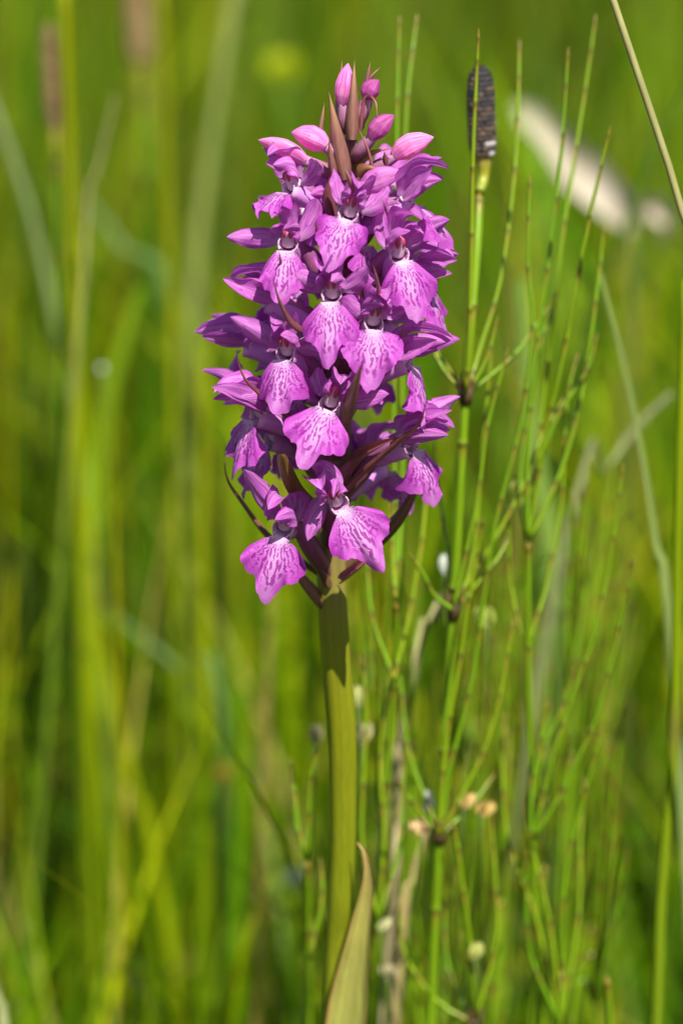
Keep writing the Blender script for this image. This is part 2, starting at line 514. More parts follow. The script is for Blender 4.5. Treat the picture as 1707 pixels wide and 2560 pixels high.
def flower(px, py, Y, yaw, pitch=0, roll=0, s=1.0, lip=None, sl=(-7.0, 0.5, 6.5), sr=(7.0, 0.5, 6.5), hood=(0, -4.6, 3.8), hw=3.8,
           attach=None, tint=1.0, petal_out=0.0):
    r = np.random.default_rng(int(px * 7 + py * 13))
    yaw += r.normal(0, 7); roll += r.normal(0, 6); pitch += r.normal(0, 5)
    mtx = flower_mtx(px, py, Y, yaw, pitch, roll, s)
    inv = (Matrix.Translation(Vector(base * MM)) @ mtx).inverted()
    ap = axis(py + (attach if attach is not None else 150), 0)
    loc = np.array(inv @ Vector(ap * MM)) / MM
    # ovary: twisted, curving from the stem to behind the throat
    mb = MB()
    b0 = np.array([0, 2.2, 0.4]); c0 = np.array([0, 5.0, 1.2])
    pth = spline([b0 + [0, -1.0, -0.2], b0, 0.45 * c0 + 0.55 * (b0 + loc) / 2, loc * 0.55 + b0 * 0.45 + [0, 0.3, 0.3], loc], 20)
    t = np.linspace(0, 1, 20)
    tube(mb, pth, np.interp(t, [0, 0.12, 0.45, 0.85, 1], [0.7, 1.0, 1.35, 1.15, 0.9]), 14,
         ramp(t, [(0, (0.50, 0.22, 0.48)), (0.25, (0.30, 0.09, 0.24)), (0.6, (0.20, 0.06, 0.10)), (1, (0.16, 0.075, 0.05))]), ridge=0.10, nr=6)
    fl = mb.build('flower', M_SPUR, orchid, mtx)
    # lip
    lp = dict(W=9.6, L=9.2, foldL=0.03, foldR=0.03, a0=42, a1=4)
    lp.update(lip or {})
    lp['L'] *= 0.92 * r.uniform(0.93, 1.05); lp['W'] *= 1.03 * r.uniform(0.92, 1.06)
    lip_mesh(r=r, **lp).build('lip', M_LIP, fl)
    j = lambda k=0.45: r.normal(0, k, 3)
    tj = lambda: tuple(np.array([1, 1, 1]) * tint * r.uniform(0.9, 1.05) * np.array([1, 1, 1]))
    ph = r.uniform(0, 6, 6)
    # lateral sepals: spread like wings
    for sgn, tip in ((-1, np.array(sl, float)), (1, np.array(sr, float))):
        bs = np.array([sgn * 1.0, 1.3, 0.9]); tp = tip * [1.04, 0.96, 1.0] * (0.86 if abs(yaw) > 55 else (0.93 if py < 700 else 1.0)) + [0, -0.4, 0] + j(0.5)
        ct = bs * 0.45 + tp * 0.5 + np.array([sgn * 0.9, 0.4, 0.9]) + j(0.35)
        lat = np.cross(tp - bs, np.array([sgn * 0.35, 1.0, -0.25]))
        tepal(bs, ct, tp, lat, r.uniform(3.0, 3.6), -r.uniform(0.4, 0.75), ph[0] + sgn, tj(), 0.4, r.normal(0, 0.5), b=0.85, asym=r.normal(0, 0.5), ruffle=0.25).build('sepal', M_SEP, fl)
    # dorsal sepal and the two petals close over the column as a hood
    hd = np.array(hood, float) + [0, 0, 0.5] + j(0.35)
    tepal((0, 1.3, 1.7), (hd[0] * 0.4, 0.2, hd[2] + 2.9), hd, (1, 0, 0), hw * 0.98, 0.75, ph[2], tj(), 0.4, r.normal(0, 0.3), b=0.62, ruffle=0.25).build('sepal', M_SEP, fl)
    for sgn in (-1, 1):
        bs = np.array([sgn * 1.0, 0.9, 1.2])
        tp = np.array([sgn * (0.9 + petal_out) + hd[0] * 0.6, hd[1] * 0.92, hd[2] * 0.72]) + j(0.4)
        ct = np.array([sgn * (2.9 + petal_out), -0.6, hd[2] * 0.80 + 0.6]) + j(0.3)
        lat = np.array([sgn * -0.25, -0.35, 1.0])
        tepal(bs, ct, tp, lat, 3.0, 0.55 * sgn, ph[3] + sgn, tj(), 0.45, r.normal(0, 0.4), b=0.7, ruffle=0.25).build('petal', M_SEP, fl)
    # column with its two reddish pollen pouches
    mb = MB()
    t = np.linspace(0, 1, 9)
    tube(mb, bez((0, 1.2, 0.4), (0, 0.2, 1.2), (0, -0.7, 2.5), 9), np.interp(t, [0, 0.5, 0.8, 1], [1.3, 1.0, 0.85, 0.4]), 12,
         ramp(t, [(0, (0.80, 0.62, 0.74)), (0.5, (0.72, 0.40, 0.58)), (1, (0.52, 0.12, 0.26))]))
    for sgn in (-1, 1):
        tube(mb, bez((sgn * 0.35, -0.35, 0.9), (sgn * 0.5, -0.9, 1.6), (sgn * 0.42, -0.9, 2.4), 7), np.array([0.16, 0.26, 0.32, 0.36, 0.34, 0.26, 0.1]), 8,
             (0.42, 0.05, 0.12))
        pass
    # white, red-dotted cup round the mouth of the spur
    nn, mm_ = 12, 40
    th = np.radians(np.linspace(-200, 20, mm_)); ef = 1 - np.abs(np.linspace(-1, 1, mm_)) ** 4 * 0.28; q = np.linspace(0, 1, nn)
    rx = np.interp(q, [0, 0.12, 0.35, 1], [1.65, 1.5, 1.35, 1.0]); rz = np.interp(q, [0, 0.12, 0.35, 1], [2.0, 1.9, 1.7, 1.1])
    yy = np.interp(q, [0, 0.12, 0.35, 1], [-0.1, -0.3, -0.15, 2.2])
    wob = ef * (1 + 0.08 * np.sin(2 * th + r.uniform(0, 6)) + 0.05 * np.sin(3 * th + r.uniform(0, 6)))
    g = np.stack(np.broadcast_arrays(rx[:, None] * (np.cos(th) * wob)[None], yy[:, None] + 0.8 * (np.sin(th)[None] > 0) * np.sin(th)[None] * (1 - q[:, None]), 0.35 + rz[:, None] * (np.sin(th) * wob)[None]), -1)
    cw = ramp(q, [(0, (0.62, 0.38, 0.60)), (0.3, (0.70, 0.50, 0.66)), (0.75, (0.55, 0.27, 0.5)), (1, (0.30, 0.06, 0.26))])
    cols = np.broadcast_to(cw[:, None], (nn, mm_, 3)).copy()
    dotm = (r.random((nn, mm_)) < 0.2) & (q[:, None] < 0.55) & (np.sin(th)[None] < 0.6)
    cols[dotm] = (0.30, 0.03, 0.14)
    mb.grid(g, cols, np.zeros((nn, mm_, 2)))
    mb.build('column', M_COLUMN, fl)
    # spur: hollow cone behind the lip
    mb = MB()
    sg = 14; t = np.linspace(0, 1, sg)
    pth = bez((0, -0.25, -0.55), (0, 3.2, -0.9), (0.3, 7.6, -4.2), sg)
    tube(mb, pth, np.interp(t, [0, 0.12, 0.5, 0.85, 1], [1.35, 1.45, 1.5, 1.05, 0.45]), 16,
         ramp(t, [(0, (0.78, 0.48, 0.72)), (0.2, (0.60, 0.25, 0.62)), (1, (0.50, 0.20, 0.56))]), cap=False)
    mb.build('spur', M_SPUR, fl)
    return fl


def depth(px, py, R=12.5):
    ax_ = axis(py)[0]
    x = P(px, py, 0)[0] - ax_
    return -math.sqrt(max(R * R - x * x, 4.0))


FL = [
    # px, py, yaw, pitch, roll, scale, options
    dict(px=723, py=468, yaw=-42, pitch=-4, roll=6, s=0.92, R=11, lip=dict(a0=78, a1=38, foldL=0.05, foldR=0.05, L=7.6, W=9.0),
         sl=(-5.2, -1.5, 6.5), sr=(6.0, 0.8, 5.5), hood=(-1.2, -4.4, 4.4)),
    dict(px=872, py=533, yaw=4, pitch=-6, roll=7, s=1.0, R=12, lip=dict(a0=34, a1=8, W=9.4, L=9.2, foldL=0.012, foldR=0.02, tooth=1.08, rhomb=True, spread=86),
         sl=(-4.8, 1.5, 6.0), sr=(5.0, 2.2, 6.2), hood=(0.6, -4.0, 3.6), hw=4.4),
    dict(px=719, py=611, yaw=-14, pitch=-4, roll=-6, s=1.0, R=12.5, lip=dict(foldL=0.10, foldR=0.13, W=10.0, L=9.0, a0=40, a1=10),
         sl=(-8.6, -0.5, 1.2), sr=(3.8, 2, 6.8), hood=(-2.6, -4.0, 3.2)),
    dict(px=999, py=636, yaw=22, pitch=-4, roll=-12, s=1.02, R=13, lip=dict(foldL=0.18, foldR=0.08, W=11, L=9.8, a0=40, a1=6),
         sl=(-1.4, 0.8, 8.2), sr=(7.8, -1.5, 3.4), hood=(2.0, -4.2, 4.2)),
    dict(px=1030, py=505, yaw=72, pitch=-6, roll=-6, s=1.0, R=12, lip=dict(foldL=0.07, foldR=0.07, W=9, L=8.6, a0=60, a1=10),
         sl=(-3.2, -5.2, 6.6), sr=(3.4, -5.5, 6.8), hood=(0, -6.4, 4.4)),
    dict(px=668, py=752, yaw=-84, pitch=-8, roll=4, s=1.0, Y=-5, lip=dict(foldL=0.06, foldR=0.06, W=9, L=8.6, a0=40, a1=0),
         sl=(-3.0, -6.0, 4.8), sr=(2.6, -6.6, 4.6), hood=(0, -6.2, 2.8)),
    dict(px=829, py=738, yaw=-3, pitch=-4, roll=2, s=1.0, R=13.5, lip=dict(W=11, L=9.6, foldL=0.09, foldR=0.06, a0=38, a1=4, tooth=1.12),
         sl=(-5.5, 0.5, 3.2), sr=(5.6, -1.2, 3.8), hood=(-0.8, -4.0, 2.9), hw=4.4),
    dict(px=934, py=806, yaw=6, pitch=-5, roll=-3, s=1.04, R=14.5, lip=dict(W=10.6, L=9.4, foldL=0.02, foldR=0.03, a0=36, a1=4, tooth=1.12, rhomb=True, spread=84),
         sl=(-4.6, 0.2, 3.0), sr=(5.4, 0.2, 3.8), hood=(0.6, -4.2, 2.8), hw=4.6),
    dict(px=714, py=882, yaw=-22, pitch=-4, roll=2, s=1.02, R=14, lip=dict(W=11, L=9.8, foldL=0.13, foldR=0.15, a0=38, a1=4),
         sl=(-8.4, -1.0, 4.8), sr=(6.4, 0.2, -1.8), hood=(-0.8, -4.4, 3.6)),
    dict(px=612, py=862, yaw=-100, pitch=-6, roll=0, s=0.95, Y=4, lip=dict(foldL=0.05, foldR=0.05, W=9, L=8.4),
         sl=(-2.6, -6.5, 4.0), sr=(3, -7, 2.2), hood=(0, -7.2, 1.8)),
    dict(px=640, py=1036, yaw=-46, pitch=-2, roll=4, s=1.04, Y=-7, lip=dict(W=10.4, L=9.4, foldL=0.03, foldR=0.05, a0=40, a1=0),
         sl=(-7.2, -4.0, 5.4), sr=(1.6, -7.6, 5.6), hood=(-1.4, -6.6, 3.0)),
    dict(px=676, py=1096, yaw=-62, pitch=-2, roll=4, s=1.05, Y=3, lip=dict(W=11, L=9.8, foldL=0.02, foldR=0.03, a0=45, a1=8),
         sl=(-5, -4, 3), sr=(4, -4, 3), hood=(0, -5, 2.8)),
    dict(px=824, py=1008, yaw=-5, pitch=-4, roll=24, s=1.06, R=14, lip=dict(W=11.4, L=10.2, foldL=0.010, foldR=0.014, a0=36, a1=8, tooth=1.08),
         sl=(-3.6, 1.5, 4.0), sr=(6.6, -1.5, 3.4), hood=(1.2, -3.8, 2.9), hw=4.2),
    dict(px=1018, py=900, yaw=64, pitch=-4, roll=4, s=1.04, R=13, lip=dict(W=9.4, L=10, foldL=0.05, foldR=0.12, a0=30, a1=-4),
         sl=(-3.0, -7.0, 3.2), sr=(3.6, -7.0, 3.8), hood=(0, -7.4, 2.4)),
    dict(px=1046, py=694, yaw=82, pitch=-4, roll=0, s=1.04, Y=1, lip=dict(W=9.4, L=9.4, foldL=0.05, foldR=0.09, a0=38, a1=0, curl=0.06),
         sl=(-3.4, -6.4, 2.0), sr=(3.4, -5.4, 3.6), hood=(0, -5.8, 2.6)),
    dict(px=1026, py=1112, yaw=46, pitch=-2, roll=-4, s=1.05, R=13, lip=dict(W=9.6, L=9.2, foldL=0.14, foldR=0.12, a0=40, a1=0),
         sl=(0.8, -7.6, 6.2), sr=(8.4, -3.0, 4.6), hood=(1.2, -7.0, 2.4)),
    dict(px=847, py=1258, yaw=10, pitch=-6, roll=-37, s=1.06, R=13.5, lip=dict(W=11.0, L=9.6, foldL=0.012, foldR=0.018, a0=36, a1=8, tooth=1.14),
         sl=(-6.0, -0.5, -1.8), sr=(-1.2, 0.5, 6.4), hood=(-1.6, -3.4, 3.2), hw=4.0, attach=120),
    dict(px=708, py=1322, yaw=-16, pitch=2, roll=9, s=1.06, R=14, lip=dict(W=11, L=9.6, foldL=0.02, foldR=0.06, a0=44, a1=10, tooth=1.1),
         sl=(-7.0, 1.0, 6.6), sr=(1.2, 2.4, 5.2), hood=(-1.8, -3.6, 3.2), attach=130),
    dict(px=955, py=1165, yaw=118, pitch=0, roll=0, s=1.0, Y=5, lip=dict(W=10, L=9), attach=120),
    dict(px=905, py=600, yaw=40, pitch=-2, roll=0, s=0.85, Y=-4, lip=dict(W=9, L=8), sl=(-3, -2, 5), sr=(5, 0, 4)),
    dict(px=790, py=520, yaw=-25, pitch=-2, roll=4, s=0.8, Y=-3, lip=dict(W=8, L=7)),
    dict(px=770, py=700, yaw=-60, pitch=-2, roll=4, s=0.9, Y=-2, lip=dict(W=9, L=8)),
    dict(px=905, py=900, yaw=60, pitch=-2, roll=4, s=0.9, Y=-3, lip=dict(W=9, L=8)),
    dict(px=760, py=980, yaw=-50, pitch=-2, roll=4, s=0.9, Y=-3, lip=dict(W=9, L=8)),
]
for f in FL:
    R = f.pop('R', None)
    if 'Y' not in f:
        f['Y'] = depth(f['px'], f['py'], R or 12.5)
    flower(**f)
# flowers on the far side of the spike
for k, (py, yaw) in enumerate(((480, 150), (560, 215), (640, 130), (700, 185), (780, 240), (830, 140), (900, 200), (960, 155),
                               (1020, 235), (1060, 180), (1130, 215), (1190, 160))):
    R = 11.5
    c = axis(py)
    x = c[0] + R * math.sin(math.radians(yaw)); Yd = -R * math.cos(math.radians(yaw))
    # pixel of that point
    k_ = FRAME_H / DIST / 2560.0
    q = np.array([x, Yd, c[2]]) - CAM
    px = 853.5 + np.dot(q, RGT) / np.dot(q, FWD) / k_
    pyy = 1280 - np.dot(q, UPV) / np.dot(q, FWD) / k_
    flower(px, pyy, Yd, yaw, -4, rng.normal(0, 5), 0.9, dict(W=9, L=8.5, foldL=0.05, foldR=0.05), sl=(-5, -4, 4), sr=(5, -4, 4))


def bud(tip, foot, Y0, Y1, r, tint, stalk=None):
    """closed bud: keeled ovoid of three folded tepals on its ovary"""
    a = P(*foot, Y0); b = P(*tip, Y1)
    n, m = 22, 24
    t = np.linspace(0, 1, n)
    ax_ = b - a; L = np.linalg.norm(ax_)
    side = unit(np.cross(ax_, [0, 0, 1.0])) if abs(ax_[2]) < 0.95 * L else np.array([1.0, 0, 0])
    bow = unit(np.cross(side, ax_))
    ctr = a + t[:, None] * ax_ + bow[None] * (np.sin(np.pi * t) * 0.07 * L)[:, None]
    prof = r * np.interp(t, [0, 0.08, 0.25, 0.5, 0.75, 0.9, 0.97, 1], [0.45, 0.62, 0.90, 0.96, 0.68, 0.33, 0.13, 0.03])
    th = np.linspace(0, 2 * np.pi, m, endpoint=False)
    ph = random.uniform(0, 6)
    seam = 1 + 0.13 * np.cos(3 * th + ph) - 0.15 * np.exp(-((np.mod(th + ph * 0.7, 2 * np.pi / 3) - 1.0) / 0.10) ** 2)
    T = unit(np.gradient(ctr, axis=0)); A = unit(np.cross(T, bow)); B = np.cross(T, A)
    g = ctr[:, None] + (prof[:, None] * seam[None])[..., None] * (np.cos(th)[None, :, None] * A[:, None] + np.sin(th)[None, :, None] * B[:, None])
    uu = np.cos(th * 1.5 + ph) * 0.75
    uv = np.stack(np.broadcast_arrays(uu[None], (0.15 + 0.8 * t)[:, None]), -1)
    mb = MB(); mb.grid(g, np.array(tint), uv, True)
    o = mb.build('bud', M_SEP, orchid, org=base)
    if stalk is not None:
        s0 = P(stalk[0], stalk[1], stalk[2])
        mb = MB(); pth = spline([s0, 0.5 * s0 + 0.5 * a - unit(ax_) * 1.0, a + unit(ax_) * 0.6], 12)
        tt = np.linspace(0, 1, 12)
        tube(mb, pth, np.interp(tt, [0, 0.5, 1], [0.7, 1.05, 0.7]), 12,
             ramp(tt, [(0, (0.20, 0.08, 0.06)), (0.6, (0.32, 0.12, 0.20)), (1, (0.55, 0.25, 0.45))]), ridge=0.1, nr=6)
        ob = mb.build('ovary', M_SPUR, o, org=base)
        ob.location = (0, 0, 0)


PINK = (1.55, 1.75, 1.15); DEEP = (0.85, 0.55, 0.62); MIDP = (1.05, 1.1, 0.95)
bud((728, 331), (816, 366), -5, -4, 1.85, PINK, (862, 420, 0))
bud((985, 288), (928, 345), -4, -4, 1.55, DEEP, (884, 400, 0))
bud((947, 200), (917, 248), -2, -2, 1.45, DEEP, (898, 320, 0))
bud((870, 158), (856, 262), -1, -0.5, 1.45, PINK, (872, 330, 0))
bud((1084, 343), (985, 390), -2, -3, 1.75, PINK, (890, 460, 0))
bud((1006, 430), (905, 474), -8, -8, 1.8, MIDP, (868, 510, 0))
bud((645, 350), (765, 402), -6, -5, 1.5, PINK, (862, 450, 0))


def bract(pts, wpx, Ys, col=(0.30, 0.135, 0.075), tipc=(0.42, 0.22, 0.11), cup=1.25, lat=(1, 0, 0.0), a=0.30, b=1.25, twist=0.0, name='bract'):
    Y = np.linspace(Ys[0], Ys[1], len(pts)) if len(Ys) == 2 else Ys
    c = spline([P(p[0], p[1], y) for p, y in zip(pts, Y)], 22)
    t = np.linspace(0, 1, 22)
    w = lance(22, wpx * 0.0605 / 2 * 1.02, a, b, 0.7)
    cols = ramp(t, [(0, np.array(col) * 0.75), (0.5, col), (0.85, tipc), (1, np.array(tipc) * 0.8)])
    mb = MB()
    sheet(mb, c, lat, w, cup, 9, cols, 0.08, 4, random.uniform(0, 6), twist)
    return mb.build(name, M_BRACT, orchid, org=base)


PUR = (0.20, 0.065, 0.075); BRN = (0.28, 0.125, 0.095); GRN = (0.24, 0.17, 0.05)
bract([(862, 450), (842, 350), (822, 228)], 56, (-5, -6), BRN, (0.46, 0.25, 0.13))
bract([(880, 350), (882, 250), (886, 149)], 44, (-3.5, -3), BRN, (0.46, 0.25, 0.14))
bract([(852, 330), (848, 250), (855, 150)], 30, (-0.5, 0), BRN, (0.48, 0.26, 0.15))
bract([(796, 355), (803, 310), (811, 256)], 18, (2, 3), BRN, (0.46, 0.24, 0.14))
bract([(915, 230), (919, 190), (926, 153)], 20, (0, 1), PUR, (0.34, 0.14, 0.10))
bract([(908, 226), (930, 188), (951, 168)], 16, (2, 3), PUR, (0.40, 0.18, 0.14))
bract([(900, 330), (912, 250), (938, 252), (943, 296)], 15, (-2, -5), (0.33, 0.10, 0.11), (0.36, 0.12, 0.13))
bract([(932, 424), (918, 372), (894, 318)], 10, (-6, -7), (0.32, 0.10, 0.10), (0.40, 0.15, 0.15))
bract([(882, 484), (871, 448), (860, 420)], 19, (-13, -16), BRN, (0.50, 0.28, 0.17))
bract([(835, 450), (826, 395), (822, 345)], 26, (-6, -8), BRN, (0.42, 0.22, 0.13))
bract([(832, 570), (818, 500), (824, 440)], 46, (-4, -7), PUR, (0.30, 0.12, 0.08))
bract([(850, 470), (920, 395), (985, 368)], 34, (0, -4), GRN, (0.46, 0.28, 0.10))
bract([(852, 540), (925, 500), (992, 492)], 22, (-6, -9), BRN, (0.52, 0.30, 0.14), lat=(0, 0, 1))
bract([(900, 446), (915, 428), (945, 422)], 36, (-5, -7), (0.30, 0.13, 0.05), (0.48, 0.28, 0.12))
bract([(964, 414), (962, 395), (961, 378)], 18, (-5, -6), PUR, (0.32, 0.14, 0.08))
bract([(968, 540), (962, 520), (956, 500)], 8, (-11, -13), PUR, (0.36, 0.15, 0.12))
bract([(800, 850), (735, 822), (700, 760), (681, 692)], 22, (-10, -20), PUR, (0.30, 0.13, 0.06))
bract([(760, 1080), (654, 993), (612, 950), (587, 880)], 19, (-8, -18), PUR, (0.27, 0.12, 0.045))
bract([(948, 780), (945, 720), (932, 660)], 16, (-15, -21), (0.34, 0.09, 0.12), (0.40, 0.13, 0.14))
bract([(868, 1060), (885, 985), (908, 900)], 42, (-14, -23), (0.28, 0.12, 0.075), (0.42, 0.21, 0.10))
bract([(960, 940), (1000, 850), (1016, 786)], 18, (-9, -18), PUR, (0.22, 0.09, 0.06))
bract([(800, 620), (792, 580), (789, 546)], 16, (-10, -16), (0.30, 0.10, 0.09), (0.40, 0.17, 0.13))
bract([(730, 720), (706, 680), (698, 630)], 22, (-6, -14), PUR, (0.24, 0.10, 0.06))
bract([(832, 1330), (748, 1260), (712, 1190), (702, 1137)], 52, (-5, -19), (0.17, 0.085, 0.035), (0.26, 0.14, 0.035), b=0.5)
bract([(850, 1250), (920, 1180), (1010, 1100), (1050, 1060), (1070, 986)], 24, (-3, -17), (0.23, 0.075, 0.07), (0.32, 0.12, 0.08), lat=(0.6, 0, 0.8))
bract([(850, 1240), (905, 1150), (960, 1110), (1010, 1090)], 52, (-3, -8), (0.22, 0.07, 0.075), (0.30, 0.10, 0.11), lat=(0.5, 0, 0.8))
bract([(842, 1440), (975, 1330), (1035, 1235), (1070, 1130)], 58, (0, -2), (0.13, 0.065, 0.030), (0.20, 0.10, 0.05))
bract([(800, 1440), (680, 1352), (600, 1250), (566, 1190), (561, 1105)], 22, (0, 0), (0.16, 0.07, 0.05), (0.20, 0.08, 0.06))
bract([(806, 1525), (770, 1480), (735, 1430), (690, 1380)], 40, (-1, -7), (0.22, 0.10, 0.07), (0.24, 0.11, 0.08))
bract([(822, 1470), (770, 1360), (752, 1310), (748, 1290)], 34, (-3, -6), (0.13, 0.06, 0.03), (0.18, 0.08, 0.05))
bract([(855, 1455), (885, 1432), (925, 1395), (945, 1370)], 30, (-3, -8), (0.42, 0.12, 0.16), (0.50, 0.15, 0.25), lat=(0.4, 0, 1))


# lower stem leaf, sheathing the stem and curling over at its tip
lp = spline([P(848, 3100, 12), P(858, 2760, 8.0), P(874, 2520, 6.5), P(900, 2330, 4.0), P(921, 2200, 2.0), P(911, 2130, 1.5), P(893, 2106, 2.5)], 44)
t = np.linspace(0, 1, 44)
w = np.interp(t, [0, 0.3, 0.6, 0.74, 0.86, 0.94, 1], [3.0, 4.0, 3.3, 2.1, 1.2, 0.6, 0.1])
cc = ramp(t, [(0, (0.15, 0.20, 0.03)), (0.5, (0.44, 0.44, 0.10)), (0.8, (0.54, 0.48, 0.11)), (1, (0.42, 0.28, 0.10))])
u = np.linspace(-1, 1, 11)
edge = (np.abs(u) ** 8)[None, :, None]
cols = cc[:, None] * (1 - edge * 0.8) + edge * 0.8 * np.array([0.33, 0.11, 0.05])
mb = MB(); sheet(mb, lp, (0.93, -0.35, 0), w, -0.55, 11, cols, 0.15, 3, 1.0, 0.25)
mb.build('leaf', M_LEAF, orchid, org=base)
# basal leaves below the picture edge
for k, (dx, dy, L, hh) in enumerate(((-60, 20, 110, 90), (55, -20, 100, 80), (20, 60, 115, 95), (-30, -45, 90, 60))):
    b0 = base + np.array([0, 0, 2]); tip = base + np.array([dx * 1.3, dy * 1.3, hh * 0.7])
    c = bez(b0, base + np.array([dx * 0.45, dy * 0.45, hh * 1.15]), tip, 26)
    mb = MB(); sheet(mb, c, np.cross([dx, dy, 0], [0, 0, 1.0]), lance(26, 8.5, 0.5, 0.8, 0.35), -0.35, 9,
                     ramp(np.linspace(0, 1, 26), [(0, (0.12, 0.17, 0.03)), (1, (0.075, 0.15, 0.02))]), 0.3, 3, k)
    mb.build('leaf', M_LEAF, orchid, org=base)

# ------------------------------------------------------------------ horsetails
HG = np.array([0.11, 0.25, 0.005]); HY = np.array([0.24, 0.31, 0.005]); HO = np.array([0.27, 0.115, 0.022]); HK = np.array([0.06, 0.035, 0.014])


def shoot(mb, c, r, seg, r_tip=None, m=8, start=0.0, hue=0.5, dark=1.0):
    """jointed horsetail shoot: thin ridged segments with dark toothed collars at the joints"""
    c = np.asarray(c, float)
    d = np.r_[0, np.cumsum(np.linalg.norm(np.diff(c, axis=0), axis=1))]
    L = d[-1]
    marks = [L - 1.4]
    q = L
    sgl = seg * 0.55
    while q > 0:
        q -= sgl * random.uniform(0.85, 1.15); marks.append(q); sgl = min(seg, sgl * 1.25)
    marks = np.array(sorted(x for x in marks if x > 0.5))
    s = [np.linspace(0, L, max(8, int(L / 2.2)))]
    for x in marks:
        s.append(x + np.array([-1.5, -0.9, -0.25, 0, 0.32, 0.40, 0.9]))
    s = np.unique(np.clip(np.concatenate(s), 0, L))
    pts = np.stack([np.interp(s, d, c[:, k]) for k in range(3)], -1)
    if r < 0.5:
        r = r * 0.80
    rt = r * 0.55 if r_tip is None else r_tip
    rad = np.interp(s, [0, L * 0.8, L - 1.2, L], [r, (r + rt) / 2, rt, rt * 0.15])
    col = HG * (1 - hue) + HY * hue
    col = np.broadcast_to(col, (len(s), 3)).copy()
    for x in marks:
        below = np.clip(1 - np.abs((s - (x - 1.0)) / 1.9), 0, 1) * (s < x + 0.02)
        col = col * (1 - 0.48 * below[:, None]) + HO * 0.48 * below[:, None]
        coll = ((s > x - 0.35) & (s <= x + 0.36)).astype(float)
        col = col * (1 - 0.5 * dark * coll[:, None]) + HK * 0.5 * dark * coll[:, None]
        rad = rad * (1 + 0.26 * np.clip(1 - np.abs((s - x) / 0.55), 0, 1))
    tipm = np.clip((s - (L - 2.0)) / 1.5, 0, 1)[:, None] * 0.8
    col = col * (1 - tipm) + HO * 0.8 * tipm
    tube(mb, pts, rad, m, col, ridge=0.10, nr=4)


